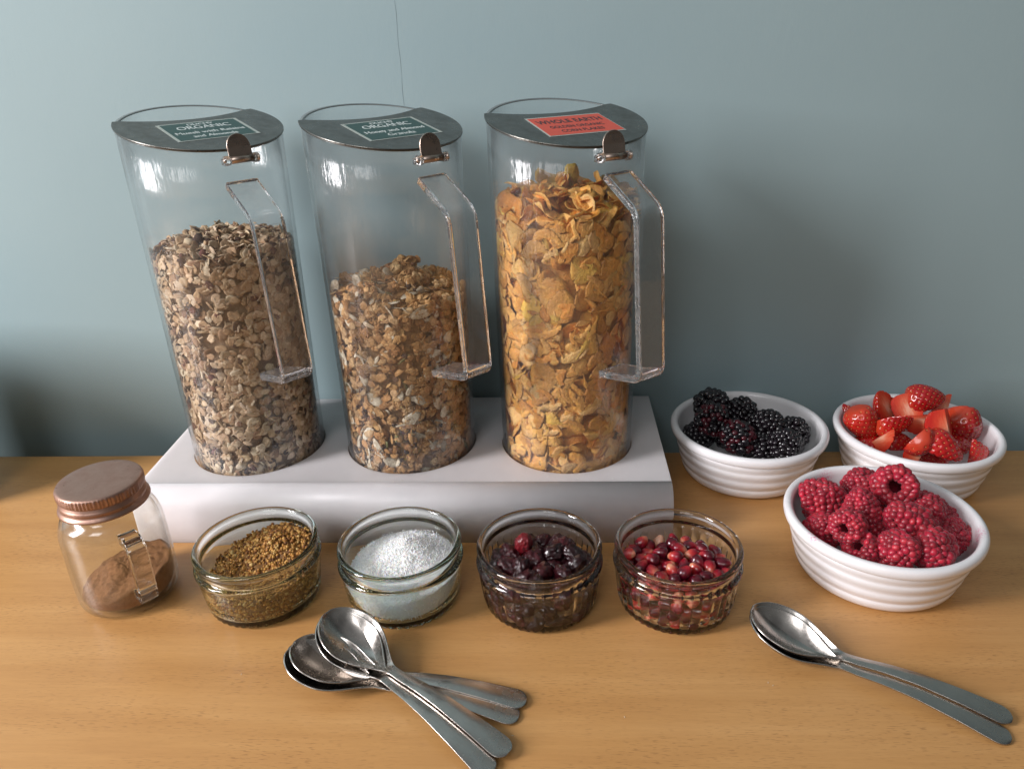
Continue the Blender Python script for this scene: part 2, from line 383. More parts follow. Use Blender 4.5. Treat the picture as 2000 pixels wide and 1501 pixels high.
def clampcyl(V, rmax, zmin=-9, zmax=99):
    r = np.hypot(V[:, 0], V[:, 1]); k = np.where(r > rmax, (rmax-.02*np.tanh((r-rmax)*2))/np.maximum(r, 1e-6), 1.0)
    V = V.copy(); k = k*(1+.0115*np.clip(V[:, 2]-4.5, 0, 30)/5.12); V[:, 0] *= k; V[:, 1] *= k; V[:, 2] = np.clip(V[:, 2], zmin, zmax); return V
def relax(P, rad, floor, wallr, iters=200, g=0.04, rng=G, slope=None):
    """settle balls of radius rad in a round dish of inner radius wallr(z)"""
    P = P.copy(); n = len(P); rad = np.broadcast_to(rad, (n,))
    for it in range(iters):
        P[:, 2] -= g*(1-it/iters)
        for _ in range(3):
            D = P[:, None]-P[None]; L = np.linalg.norm(D, axis=2)+np.eye(n)*99; S = rad[:, None]+rad[None]
            O = np.clip(S-L, 0, None); O[O > 1] = 1
            P += (D/np.maximum(L, 1e-6)[..., None]*(O*.45)[..., None]).sum(1)*.6
            rr = np.hypot(P[:, 0], P[:, 1]); lim = wallr(P[:, 2])-rad; k = np.where(rr > lim, lim/np.maximum(rr, 1e-6), 1); P[:, :2] *= k[:, None]
            P[:, 2] = np.maximum(P[:, 2], floor+rad)
    return P

# ------------------------------------------------------------------ setting
TY, WY = 63.86, 67.3
wall = tag(mk('wall', *box(-260, 260, WY, WY+10, -75, 190), M['wall'], smooth=False), 'pale duck egg blue painted wall behind the table', None, None, 'structure')
# hairline crack in the paint
cv = []; cf = []
zz = np.linspace(31.2, 60, 26)
for i, z in enumerate(zz):
    x = -12.08+.035*math.sin(z*1.7)+.02*math.sin(z*5.1); w = .012+.006*math.sin(z*2.2)
    cv += [(x-w, WY-.012, z), (x+w, WY-.012, z)]
    if i: cf.append((2*i-2, 2*i-1, 2*i+1, 2*i))
crack = mk('crack', cv, cf, M['crack'], wall)
tb = thing('table', 'beech wood table top carrying the whole breakfast spread', 'table', (0, 0, 0))
bevel(mk('tabletop', *box(-115, 115, -22, TY, -2.4, 0), M['wood'], tb, smooth=False), .12, 2)
for lx_ in (-105, 105):
    for ly_ in (-14, 56):
        mk('leg', *box(lx_-2.5, lx_+2.5, ly_-2.5, ly_+2.5, -74, -2.4), M['wood'], tb, smooth=False)
fl_ = tag(mk('floor', *box(-260, 260, -220, WY, -76, -74), M['dark'], smooth=False), None, None, None, 'structure')

# ------------------------------------------------------------------ stand
SX0, SX1, SY0, SY1, HS = -33.3, 9.13, 49.8, 66.7, 4.56
JC = {1: (-25.52, 58.06), 2: (-12.19, 58.28), 3: (1.15, 58.21)}
JA = {1: -0.790, 2: -0.833, 3: -1.106}; JH = {1: 30.91, 2: 30.61, 3: 30.56}
st = thing('display_stand', 'wide frosted white acrylic riser holding three tall jars upright', 'stand', (0, 0, 0))
def stand_mesh():
    # bent sheet: front apron, rounded bend, flat top with three round holes, back apron
    bm = bmesh.new(); th = .5; rb = 1.7
    hole_r = 5.52
    # top plate by 2D triangulated fill
    loops = []
    outer = [(SX0, SY0+rb), (SX1, SY0+rb), (SX1, SY1), (SX0, SY1)]
    for z in (HS,):
        ed = []
        vs_ = [bm.verts.new((x, y, z)) for x, y in outer]
        ed += [bm.edges.new((vs_[i], vs_[(i+1) % 4])) for i in range(4)]
        for k in (1, 2, 3):
            c = JC[k]; vs2 = [bm.verts.new((c[0]+hole_r*math.cos(2*PI*i/72), c[1]+hole_r*math.sin(2*PI*i/72), z)) for i in range(72)]
            ed += [bm.edges.new((vs2[i], vs2[(i+1) % 72])) for i in range(72)]
        bmesh.ops.triangle_fill(bm, edges=ed, use_beauty=True, use_dissolve=False)
    for f in bm.faces:
        f.normal_update()
        if f.normal.z < 0: f.normal_flip()
    # extrude the sheet thickness down
    top_faces = list(bm.faces)
    r = bmesh.ops.extrude_face_region(bm, geom=top_faces)
    for v in [g for g in r['geom'] if isinstance(g, bmesh.types.BMVert)]: v.co.z -= th
    bmesh.ops.recalc_face_normals(bm, faces=bm.faces)
    V = [v.co[:] for v in bm.verts]; bm.verts.index_update(); F = [tuple(v.index for v in f.verts) for f in bm.faces]; bm.free()
    # bend and apron
    sec = []
    for i in range(9):
        a = PI/2+PI/2*i/8; sec.append((SY0+rb+rb*math.cos(a), HS-rb+rb*math.sin(a)))
    sec.append((SY0, 0.0)); sec.append((SY0+th, 0.0))
    for i in range(9):
        a = PI-PI/2*i/8; rr = rb-th; sec.append((SY0+rb+rr*math.cos(a), HS-rb+rr*math.sin(a)))
    V2 = [(x, y, z) for x in (SX0, SX1) for y, z in sec]; n = len(sec)
    F2 = [(i, i+1, n+i+1, n+i) for i in range(n-1)]+[tuple(range(n))[::-1], tuple(range(n, 2*n))]
    return (V, F), (V2, F2)
(a_, b_) = stand_mesh()
o = mk('top_plate', *a_, M['stand'], st, smooth=False)
o2 = mk('front_apron', *b_, M['stand'], st)
for p in o2.data.polygons:
    if len(p.vertices) > 4: p.use_smooth = False
mk('back_support', *box(SX0, SX1, 63.3, 63.8, 0.0, HS-.5), M['stand'], st, smooth=False)

# ------------------------------------------------------------------ tall jars
SL = 0.204
def rjar(z, H): return 5.44+0.30*np.clip((z-4.5)/26.0, 0, 1.1)
CONTENT_R = 5.12
def text_mesh(name, body, size, mat, parent, cx, cyy, z, bold=0.0, width=None):
    cu = bpy.data.curves.new(name, 'FONT'); cu.body = body; cu.size = size*CM; cu.align_x = 'CENTER'; cu.align_y = 'CENTER'; cu.extrude = .00008; cu.offset = bold*CM
    ob = bpy.data.objects.new(name, cu); COL.objects.link(ob)
    dg = bpy.context.evaluated_depsgraph_get(); me = bpy.data.meshes.new_from_object(ob.evaluated_get(dg))
    bpy.data.objects.remove(ob); bpy.data.curves.remove(cu)
    co = np.empty(len(me.vertices)*3); me.vertices.foreach_get('co', co); co = co.reshape(-1, 3)
    if width:
        w = co[:, 0].max()-co[:, 0].min(); co[:, 0] *= width*CM/w
    # text x -> +y (v), text y -> -x (u)
    new = np.stack([cx*CM-co[:, 1], cyy*CM+co[:, 0], z*CM+co[:, 2]], 1)
    me.vertices.foreach_set('co', new.ravel()); me.update()
    o = bpy.data.objects.new(name, me); COL.objects.link(o); me.materials.clear(); me.materials.append(mat); o.parent = parent; return o
def build_jar(k, label, ha, lines, red):
    H = JH[k]; az = JA[k]
    t = thing('cereal_jar', label, 'jar', (JC[k][0], JC[k][1], 0), az, 'tall clear cereal jars on the stand')
    zs = [0.05, 1.5, 4.4, 4.6]+list(np.linspace(6, 26.5, 8))+[H]
    ro = [(5.44+.30*max(0, (z-4.5)/26), z) for z in zs]; ri = [(r-.27, z) for r, z in ro]
    prof = ro+ri[::-1]; prof[len(ro):] = [(r, z if z > .06 else .35) for r, z in prof[len(ro):]]
    def mod(th, i, r, z):
        if abs(z-H) < 1e-6: z = H-SL*r*math.cos(th)
        return r, z
    # outer, rim, inner open at the foot; foot disc closes it
    V, F = lathe(prof, 128, mod)
    mk('jar_wall', V, F, M['jar'], t)
    mk('jar_rim', *lathe([(5.47, H), (5.47, H+.05), (5.76, H+.05), (5.76, H)], 128, lambda th, i, r, z: (r, z-SL*r*math.cos(th))), M['rim'], t)
    mk('jar_foot', *lathe([(0.01, .04), (5.1, .04), (5.16, .34), (0.01, .34)], 64), M['jar'], t)
    # lid: crescent of sheet steel lying on the slanted rim
    RL = 5.84; pts = []
    for i in range(97):
        a = -PI+2*PI*i/96; x, y = RL*math.cos(a), RL*math.sin(a)
        if x > -1.42-1.30*(y/5.15)**2: pts.append((x, y))
    v1 = pts[-1][1]; v0 = pts[0][1]
    for i in range(1, 24):
        v = v1+(v0-v1)*i/24; pts.append((-1.42-1.30*(v/5.15)**2, v))
    n = len(pts); V = []
    for dz in (.20, .06):
        V += [(x, y, H-SL*x+dz) for x, y in pts]
    F = [tuple(range(n)), tuple(range(n, 2*n))[::-1]]+[(i, n+i, n+(i+1) % n, (i+1) % n) for i in range(n)]
    lid = mk('lid', V, F, M['lid'], t, smooth=False); bevel(lid, .035, 2, 60)
    # sticker on the lid
    ca = math.atan(SL)
    card = mk('sticker', *join([box(-.62, 3.46, -2.98, 2.98, 0, .012)]), M['card_edge'], lid, smooth=False)
    card.rotation_euler = (0, ca, 0); card.location = (0, 0, (H+.205)*CM)
    face = mk('printed_card', *box(-.45, 3.33, -2.78 if not red else -2.86, 2.72 if not red else 2.9, .016, .026), M['label_red' if red else 'label_green'], lid, smooth=False)
    face.rotation_euler = (0, ca, 0); face.location = (0, 0, (H+.205)*CM)
    ink = M['ink_dark' if red else 'ink_white']
    for body, size, u, bold, w in lines:
        tx = text_mesh('lettering', body, size, ink, lid, u, 0.0, .030, bold, w); tx.rotation_euler = (0, ca, 0); tx.location = (0, 0, (H+.205)*CM)
    # hinge with thumb tab
    hz = H-SL*5.9-.50; hx = 6.22; hy = 0.0 if k < 3 else .35
    hg = mk('hinge', *cyl((hx, hy-.85, hz), (hx, hy+.85, hz), .25, 24), M['hinge'], t)
    tabp = []; 
    for i in range(17):
        a = PI*i/16; tabp.append((.84*math.cos(a), .72+.86*math.sin(a)))
    tabp = [(.84, 0)]+tabp+[(-.84, 0)]
    V = []; n = len(tabp)
    for off in (-.07, .07):
        for y, z in tabp:
            V.append((hx-.02-.22*z+off+.10*z*z*.5, hy+y, hz+.1+z))
    F = [tuple(range(n))[::-1], tuple(range(n, 2*n))]+[(i, (i+1) % n, n+(i+1) % n, n+i) for i in range(n)]
    bevel(mk('thumb_tab', V, F, M['hinge'], hg, smooth=False), .03, 2, 60)
    for s in (-1, 1):
        y0 = hy+s*.87; y1 = hy+s*1.22
        mk('hinge_lug', *join([cyl((hx, y0, hz), (hx, y1, hz), .33, 20), box(5.68, 6.1, min(y0, y1), max(y0, y1), hz-.3, hz+.12)]), M['acrylic'], hg)
        mk('hinge_pin', *cyl((hx, hy+s*1.10, hz), (hx, hy+s*1.27, hz), .15, 16), M['hinge'], hg)
    # acrylic strap handle
    path = arc_path([(5.60, 27.55), (8.85, 25.55), (9.75, 13.95), (5.42, 12.95)], .75, 6)
    V, F = sweep(path, 1.18, .58)
    hd = mk('handle', V, F, M['acrylic'], t); bevel(hd, .13, 3, 50); hd.rotation_euler = (0, 0, ha-az)
    for p in hd.data.polygons: p.use_smooth = False
    return t
build_jar(1, 'tall clear jar of oat muesli, leftmost of three on the frosted stand', -0.80,
          [('DUCHY', .55, .0, .0, 1.9), ('ORGANIC', 1.0, .72, .0, 3.9), ('Muesli with Raisins', .72, 1.85, .0, 5.0), ('and Almonds', .72, 2.7, .0, 3.2)], False)
build_jar(2, 'clear jar two thirds full of clumpy granola, middle one on the stand', -0.80,
          [('DUCHY', .55, .0, .0, 1.9), ('ORGANIC', 1.0, .72, .0, 3.9), ('Honey and Almond', .72, 1.85, .0, 4.8), ('Granola', .72, 2.7, .0, 2.2)], False)
build_jar(3, 'clear jar full of golden corn flakes with a red label on its lid', -0.93,
          [('WHOLE EARTH', 1.05, .62, .015, 5.1), ('GOLDEN ORGANIC', .70, 1.75, .005, 4.2), ('CORN FLAKES', .70, 2.65, .005, 3.3)], True)

# ------------------------------------------------------------------ cereal
def core(rad, h, seedv, z0=.4, amp=.25):
    V = []; F = []; nz_, ns = 26, 48
    for i in range(nz_):
        for k in range(ns):
            a = 2*PI*k/ns; x, y = rad*math.cos(a), rad*math.sin(a); top = h(x, y)-.55; z = z0+(top-z0)*i/(nz_-1)
            r = rad+amp*nz((x, y, z), 1.1, seedv)
            V.append((r*math.cos(a), r*math.sin(a), z))
    for i in range(nz_-1):
        for k in range(ns):
            j = (k+1) % ns; F.append((i*ns+k, i*ns+j, (i+1)*ns+j, (i+1)*ns+k))
    # domed cap
    b = len(V); nr = 8
    for i in range(1, nr):
        q = rad*(1-i/nr)
        for k in range(ns):
            a = 2*PI*k/ns; x, y = q*math.cos(a), q*math.sin(a); V.append((x, y, h(x, y)-.5+amp*nz((x, y, 0), 1.3, seedv)))
    V.append((0, 0, h(0, 0)-.5)); prev = (nz_-1)*ns
    for i in range(nr-1):
        cur = b+i*ns
        for k in range(ns):
            j = (k+1) % ns; F.append((prev+k, prev+j, cur+j, cur+k))
        prev = cur
    for k in range(ns): F.append((prev+k, prev+(k+1) % ns, len(V)-1))
    return np.array(V), F
CAMV = lambda k: math.atan2(-JC[k][1], -JC[k][0])       # bearing from jar to the viewer
def shell_pos(k, h, depth, front_bias=.5):
    while True:
        a = CAMV(k)+G.uniform(-PI, PI)
        if abs((a-CAMV(k)+PI) % (2*PI)-PI) < 1.9 or G.random() > front_bias: break
    r = CONTENT_R-depth; x, y = r*math.cos(a), r*math.sin(a); return a, x, y, G.uniform(1.0, h(x, y)-.05)
def pick(pal):
    w = np.array([p[0] for p in pal]); i = G.choice(len(pal), p=w/w.sum()); c = np.array(pal[i][1]); return c*(1+G.uniform(-.16, .16))*(1+G.uniform(-.025, .025, 3))

# muesli -----------------------------------------------------------
hm_ = lambda x, y: 22.1+1.25*(1-(x*x+y*y)/27)+.25*nz((x, y, 0), .7, 3.1)
B = Batch(); B.add(*core(4.6, hm_, 2.0), (0.36, 0.25, 0.16))
oats = [disc_flake(G.uniform(.38, .58), G.uniform(.28, .42), .10, 3, 12, G.uniform(-.35, .35), G.uniform(-.5, .5), .04, .16, crease=True) for _ in range(14)]
shard = [disc_flake(G.uniform(.3, .55), G.uniform(.09, .2), .1, 2, 8, 0, 0, .02, .2) for _ in range(8)]
chunk = []
for q in range(8):
    V, F = ICO2; V = V.copy(); s_ = q*7.3
    V *= (1+.35*np.array([nz(p, 1.6, s_) for p in V]))[:, None]; chunk.append((V*np.array([.42, .32, .28]), F))
pal_oat = [(5, (0.58, 0.43, 0.28)), (3, (0.48, 0.33, 0.20)), (4, (0.68, 0.54, 0.38)), (2, (0.36, 0.23, 0.14)), (1.5, (0.76, 0.64, 0.48))]
pal_dk = [(3, (0.055, 0.03, 0.025)), (2, (0.13, 0.05, 0.04)), (2, (0.20, 0.11, 0.07)), (1, (0.035, 0.03, 0.035))]
for i in range(3900):
    if i < 3150: a, x, y, z = shell_pos(1, hm_, abs(G.normal(0, .26)), .65); n0 = (math.cos(a), math.sin(a), 0)
    else:
        r = 5.0*math.sqrt(G.random()); a = G.uniform(0, 2*PI); x, y = r*math.cos(a), r*math.sin(a); z = hm_(x, y)-G.uniform(-.05, .5); n0 = (0, 0, 1)
    flat = i < 1250; u = G.random()*(.68 if flat else 1); n = np.array(n0)+G.normal(0, .22 if flat else (.6 if G.random() < .6 else 1.6), 3)
    if flat: rr_ = CONTENT_R-.08-abs(G.normal(0, .06)); x, y = rr_*math.cos(a), rr_*math.sin(a)
    if u < .62: V, F = oats[G.integers(14)]; c = pick(pal_oat); s_ = G.uniform(.75, 1.15)
    elif u < .83: V, F = shard[G.integers(8)]; c = pick(pal_oat)*.92; s_ = G.uniform(.6, 1.1)
    else: V, F = chunk[G.integers(8)]; c = pick(pal_dk) if G.random() < .75 else pick(pal_oat); s_ = G.uniform(.5, 1.05)
    W = (V*s_)@frame(n, G.uniform(0, 6.28)).T+np.array([x, y, z]); B.add(clampcyl(W, CONTENT_R, .4), F, c)
o = B.build('muesli', M['oat']); o.location = (JC[1][0]*CM, JC[1][1]*CM, 0)
tag(o, 'rolled oat muesli with raisins filling the leftmost tall jar', 'cereal', None, 'stuff')

# granola ----------------------------------------------------------
hg_ = lambda x, y: 18.3+.9*(1-(x*x+y*y)/27)+.45*nz((x, y, 0), .6, 8.1)-.05*x+1.0*math.exp(-((x-.6)**2+(y-1.8)**2)/1.2)
B = Batch(); B.add(*core(4.5, hg_, 5.0), (0.38, 0.21, 0.085))
lump = []
for q in range(10):
    V, F = ICO3; V = V.copy(); s_ = q*5.7
    d = np.array([.30*nz(p, 1.5, s_)+.26*abs(nz(p, 3.6, s_+9))+.12*nz(p, 7, s_) for p in V]); V *= (1+d)[:, None]; lump.append((V*np.array([.62, .5, .46]), F))
mini = [disc_flake(G.uniform(.24, .36), G.uniform(.18, .26), .09, 2, 8, G.uniform(-.5, .5), G.uniform(-.5, .5), .03, .14) for _ in range(8)]
clus = []
for q in range(10):
    cb = Batch()
    for _ in range(15):
        d = G.normal(size=3); d /= np.linalg.norm(d); p = d*np.array([.44, .36, .32])*G.uniform(.7, 1.05); V, F = mini[G.integers(8)]
        cb.add(V@frame(d+G.normal(0, .5, 3), G.uniform(0, 6)).T+p, F, (1, 1, 1))
    V, F = ICO2; cb.add(V*np.array([.36, .3, .27]), F, (.7, .6, .5)); clus.append((np.concatenate(cb.V), cb.F))
alm = [disc_flake(G.uniform(.75, 1.0), G.uniform(.36, .48), .10, 3, 14, G.uniform(-.25, .25), .1, .02, .06) for _ in range(8)]
pal_gr = [(5, (0.50, 0.27, 0.10)), (4, (0.58, 0.34, 0.14)), (2, (0.38, 0.19, 0.07)), (3, (0.64, 0.43, 0.22))]
for i in range(2300):
    if i < 1900: a, x, y, z = shell_pos(2, hg_, abs(G.normal(0, .30)), .7); n0 = (math.cos(a), math.sin(a), 0)
    else:
        r = 4.95*math.sqrt(G.random()); a = G.uniform(0, 2*PI); x, y = r*math.cos(a), r*math.sin(a); z = hg_(x, y)-G.uniform(-.1, .5); n0 = (0, 0, 1)
    u = G.random(); n = np.array(n0)+G.normal(0, .6, 3)
    if u < .32:
        V, F = clus[G.integers(10)]; c = pick(pal_gr); s_ = G.uniform(.65, 1.15)
        x *= .985; y *= .985
    elif u < .84: V, F = oats[G.integers(14)]; c = pick(pal_gr)*1.05; s_ = G.uniform(.75, 1.05)
    elif u < .93: V, F = alm[G.integers(8)]; c = np.array((0.78, 0.71, 0.56))*(1+G.uniform(-.1, .1)); s_ = G.uniform(.65, 1.1)
    elif u < .96: V, F = shard[G.integers(8)]; c = (0.22, 0.22, 0.09); s_ = 1.2
    else: V, F = chunk[G.integers(8)]; c = pick(pal_dk[:3]); s_ = G.uniform(.4, .7)
    W = (V*s_)@frame(n, G.uniform(0, 6.28)).T+np.array([x, y, z]); B.add(clampcyl(W, CONTENT_R, .4), F, c)
o = B.build('granola', M['granola']); o.location = (JC[2][0]*CM, JC[2][1]*CM, 0)
tag(o, 'golden brown granola clusters with pale almond slices in the middle tall jar', 'cereal', None, 'stuff')

# corn flakes ------------------------------------------------------
hc_ = lambda x, y: 24.3+1.7*(1-(x*x+y*y)/27)+.5*nz((x, y, 0), .55, 4.4)-.06*x
pal_c = [(5, (0.88, 0.405, 0.085)), (4, (0.92, 0.46, 0.12)), (3, (0.80, 0.32, 0.055)), (2, (0.94, 0.54, 0.19)), (.5, (0.88, 0.50, 0.09))]
cam_dir = np.array([math.cos(CAMV(3)), math.sin(CAMV(3))])
flk = []
for i in range(1150):
    if i < 960:
        dep = abs(G.normal(0, .5))+.12 if i > 520 else G.uniform(.03, .3)
        a, x, y, z = shell_pos(3, hc_, dep, .7); n0 = (math.cos(a), math.sin(a), 0); sg = .38 if i < 520 else .7
    else:
        r = 4.7*math.sqrt(G.random()); a = G.uniform(0, 2*PI); x, y = r*math.cos(a), r*math.sin(a); z = hc_(x, y)-G.uniform(-.25, .6); n0 = (0, 0, 1); sg = .6; dep = .3
    rx = G.choice([G.uniform(.55, .95), G.uniform(.9, 1.4)]); ry = rx*G.uniform(.62, .95)
    V, F = disc_flake(rx, ry, .07, 4, 18, G.uniform(-.30, .30), G.uniform(-.30, .30), G.uniform(.04, .10), G.uniform(.06, .15))
    jag = np.array([nz(p, 1.9, i*1.37) for p in V]); V = V*np.array([1, 1, 1])+np.stack([jag*.10, -jag*.08, .20*np.array([nz(p, 1.3, i*2.1) for p in V])], 1)
    n = np.array(n0)+G.normal(0, sg, 3)
    W = V@frame(n, G.uniform(0, 6.28)).T+np.array([x, y, z]); W = clampcyl(W, CONTENT_R-G.uniform(0, .06), .4)
    score = (x*cam_dir[0]+y*cam_dir[1])+(2.5 if i >= 960 else 0)-dep*6
    flk.append((score, W, F, pick(pal_c), np.array([x, y, z])))
flk.append((99, (disc_flake(.95, .55, .1, 4, 18, .2, -.2, .08, .12)[0])@frame((.2, -1, .2), 1.5).T+np.array([.45, 1.2, 26.6]), disc_flake(.95, .55, .1, 4, 18)[1], np.array((.74, .50, .08)), np.array([.45, 1.2, 26.6])))
flk.sort(key=lambda q: -q[0])
B = Batch(); B.add(*core(4.35, hc_, 6.0, amp=.4), (0.72, 0.34, 0.08))
for i, (s_, W, F, c, p) in enumerate(flk):
    if i < 300:
        o = mk('corn_flake', W-p, F, M['corn'], None, tone=np.tile(c, (len(W), 1))); o.location = ((JC[3][0]+p[0])*CM, (JC[3][1]+p[1])*CM, p[2]*CM)
        if i == 0: tag(o, 'yellow corn flake standing up at the top of the heap in its jar', 'corn flake', 'corn flakes in the rightmost tall jar')
        else: tag(o, 'curled golden corn flake inside the rightmost tall jar', 'corn flake', 'corn flakes in the rightmost tall jar')
    else: B.add(W, F, c)
o = B.build('corn_flakes', M['corn']); o.location = (JC[3][0]*CM, JC[3][1]*CM, 0)
tag(o, 'mass of golden corn flakes filling the core of the rightmost tall jar', 'cereal', 'corn flakes in the rightmost tall jar', 'stuff')

# ------------------------------------------------------------------ glass ramekins
def ramekin(cx, cy_, ribbed, label, mat):
    out = spl([(0.02, .22), (2.9, .20), (3.45, .02), (3.72, .10), (3.90, .34), (4.00, .75), (4.12, 1.7), (4.24, 2.75), (4.30, 3.15)], 4)
    out += spl([(4.36, 3.26), (4.38, 3.40), (4.30, 3.55), (4.13, 3.68), (4.05, 3.95), (4.10, 4.18), (4.26, 4.32), (4.31, 4.50), (4.22, 4.66), (4.05, 4.69), (3.92, 4.60), (3.86, 4.40)], 4)[0:]
    inn = spl([(3.84, 4.0), (3.80, 3.2), (3.70, 1.8), (3.50, .85), (3.1, .52), (0.02, .48)], 5)
    prof = out+inn
    def mod(th, i, r, z):
        if ribbed and .5 < z < 3.2 and r > 3.85 and i < len(out):
            w = min(1, (z-.5)/.35)*min(1, (3.2-z)/.25); r += (.085*(abs(math.sin(19*th))**.8)-.06)*w
        if z < .4 and 3.3 < r < 4.0 and i < len(out): r += .035*math.cos(46*th)
        return r, z
    V, F = lathe(prof, 456 if ribbed else 276, mod, closed=False)
    t = mk('glass_ramekin', V, F, mat); t.location = (cx*CM, cy_*CM, 0.0002)
    return tag(t, label, 'ramekin', 'glass ramekins in a row before the stand')
RK = {1: (-20.99, 43.75), 2: (-10.78, 43.74), 3: (-1.04, 43.48), 4: (8.41, 43.38)}
ramekin(*RK[1], False, 'smooth greenish glass ramekin of brown crumbs beside the mug jar', M['glass_green'])
ramekin(*RK[2], False, 'smooth greenish glass ramekin heaped with white coconut', M['glass_green'])
ramekin(*RK[3], True, 'ribbed clear glass ramekin of dark dried cranberries', M['glass_clear'])
ramekin(*RK[4], True, 'ribbed clear glass ramekin of red pomegranate seeds', M['glass_clear'])
def rin(z): return np.interp(z, [.5, .85, 1.8, 3.2, 4.0], [3.1, 3.5, 3.70, 3.80, 3.84])-.03
def heap(h, seedv, amp):
    V = []; F = []; ns, nr = 60, 16
    zs = 12
    for i in range(zs):
        for k in range(ns):
            a = 2*PI*k/ns; top = h(3.4*math.cos(a), 3.4*math.sin(a)); z = .52+(top-.12-.52)*i/(zs-1); r = float(rin(z))-.02
            V.append((r*math.cos(a), r*math.sin(a), z))
    for i in range(zs-1):
        for k in range(ns):
            j = (k+1) % ns; F.append((i*ns+k, i*ns+j, (i+1)*ns+j, (i+1)*ns+k))
    prev = (zs-1)*ns
    for i in range(1, nr):
        q = 3.55*(1-i/nr); cur = len(V)
        for k in range(ns):
            a = 2*PI*k/ns; x, y = q*math.cos(a), q*math.sin(a); V.append((x, y, h(x, y)-.10+amp*nz((x, y, 0), 3, seedv)))
        for k in range(ns):
            j = (k+1) % ns; F.append((prev+k, prev+j, cur+j, cur+k))
        prev = cur
    V.append((0, 0, h(0, 0)-.1))
    for k in range(ns): F.append((prev+k, prev+(k+1) % ns, len(V)-1))
    F.append(tuple(range(ns))[::-1])
    return np.array(V), F
def granules(B, h, n, smin, smax, pal, elong, wallfrac):
    shapes = []
    for q in range(12):
        V, F = ICO1; V = V*(1+.35*G.normal(size=(len(V), 1))*.6); shapes.append((V*np.array([1, G.uniform(.6, .9)/elong, G.uniform(.5, .8)/elong]), F))
    for i in range(n):
        a = G.uniform(0, 2*PI)
        if i < n*wallfrac:
            z = G.uniform(.55, max(.6, h(3.4*math.cos(a), 3.4*math.sin(a)))); r = float(rin(z))+G.uniform(-.06, .02)
        else:
            r = 3.62*math.sqrt(G.random()); z = h(r*math.cos(a), r*math.sin(a))-.08+abs(G.normal(0, .05))
        V, F = shapes[G.integers(12)]; s_ = G.uniform(smin, smax)
        B.add((V*s_)@rotm().T+np.array([r*math.cos(a), r*math.sin(a), z]), F, pick(pal))
h1 = lambda x, y: 2.75+.17*x+.13*y+1.0*math.exp(-((x-.9)**2/5+(y-.9)**2/4.0))+.16*nz((x, y, 0), 1.1, 1.2)+.10*nz((x, y, 0), 2.6, 5)
B = Batch(); V, F = heap(h1, 3.3, .1); B.add(V, F, (0.24, 0.115, 0.03))
granules(B, h1, 3600, .06, .175, [(4, (0.50, 0.25, 0.055)), (3, (0.36, 0.15, 0.03)), (3, (0.62, 0.36, 0.10)), (1, (0.18, 0.07, 0.02)), (.7, (0.72, 0.50, 0.20))], 1.0, .45)
o = B.build('brown_crumbs', M['crumb']); o.location = (RK[1][0]*CM, RK[1][1]*CM, .0002); tag(o, 'moist golden brown crumbs heaped in the leftmost glass ramekin', 'crumbs', None, 'stuff')
h2 = lambda x, y: 2.55+.05*x+.04*y+1.65*math.exp(-((x-.35)**2/6.5+(y-.4)**2/5.0))+.07*nz((x, y, 0), 1.3, 2.2)
B = Batch(); V, F = heap(h2, 6.3, .06); B.add(V, F, (0.88, 0.875, 0.86))
granules(B, h2, 9000, .035, .085, [(4, (0.92, 0.915, 0.90)), (2, (0.86, 0.85, 0.83)), (1, (0.93, 0.93, 0.92))], 1.5, .42)
o = B.build('desiccated_coconut', M['coconut']); o.location = (RK[2][0]*CM, RK[2][1]*CM, .0002); tag(o, 'snow white coconut heaped in the second glass ramekin', 'coconut', None, 'stuff')

def rot_from(q): return Matrix([list(r) for r in q]).to_euler()
# dried cranberries
cran = []
for q in range(6):
    V, F = ICO4; V = V.copy(); s_ = q*3.9+1
    W_ = V+.35*np.stack([[nz(p, 1.5, s_+z_) for p in V] for z_ in (0, 5, 9)], 1)
    d = np.array([-.26*(1-min(1, abs(nz(p, 1.7, s_))*3.2))**2-.12*(1-min(1, abs(nz(p, 4.6, s_+4))*3))**2+.28*nz(p, .9, s_+2) for p in W_]); V *= (1.16+d)[:, None]; V = V*np.array([.92, .74, .62])
    tn = np.tile(np.array([(0.032, 0.004, 0.007), (0.02, 0.004, 0.006), (0.055, 0.005, 0.009)][q % 3]), (len(V), 1))
    tn *= (1+.8*np.array([max(0, nz(p, 2.2, s_)) for p in V]))[:, None]
    me = bpy.data.meshes.new('dried_cranberry'); me.from_pydata((V*CM).tolist(), [], F); me.polygons.foreach_set('use_smooth', np.ones(len(F), bool)); me.materials.append(M['cranberry'])
    c4 = np.ones((len(V), 4)); c4[:, :3] = tn; me.attributes.new('tone', 'FLOAT_COLOR', 'POINT').data.foreach_set('color', c4.ravel()); cran.append(me)
N_ = 78; P0 = np.stack([G.uniform(-2.6, 2.6, N_), G.uniform(-2.6, 2.6, N_), G.uniform(1, 6, N_)], 1)
P0 = relax(P0, .58, .5, lambda z: rin(np.clip(z, .5, 4))+.10*(z < 3.2), 260, .05)
for i, p in enumerate(P0):
    o = bpy.data.objects.new('dried_cranberry', cran[G.integers(6)]); COL.objects.link(o); o.location = Vector((RK[3][0]+p[0], RK[3][1]+p[1], p[2]+.02))*CM; o.rotation_euler = rot_from(rotm())
    tag(o, 'wrinkled dark dried cranberry inside the third glass ramekin', 'dried cranberry', 'dried cranberries in the third ramekin')
V, F = ICO4; s_ = 40.0; V = V*(1.08+np.array([-.22*(1-min(1, abs(nz(p, 1.6, s_))*3))**2-.10*(1-min(1, abs(nz(p, 4.0, s_))*3))**2 for p in V]))[:, None]*np.array([.62, .62, .80])
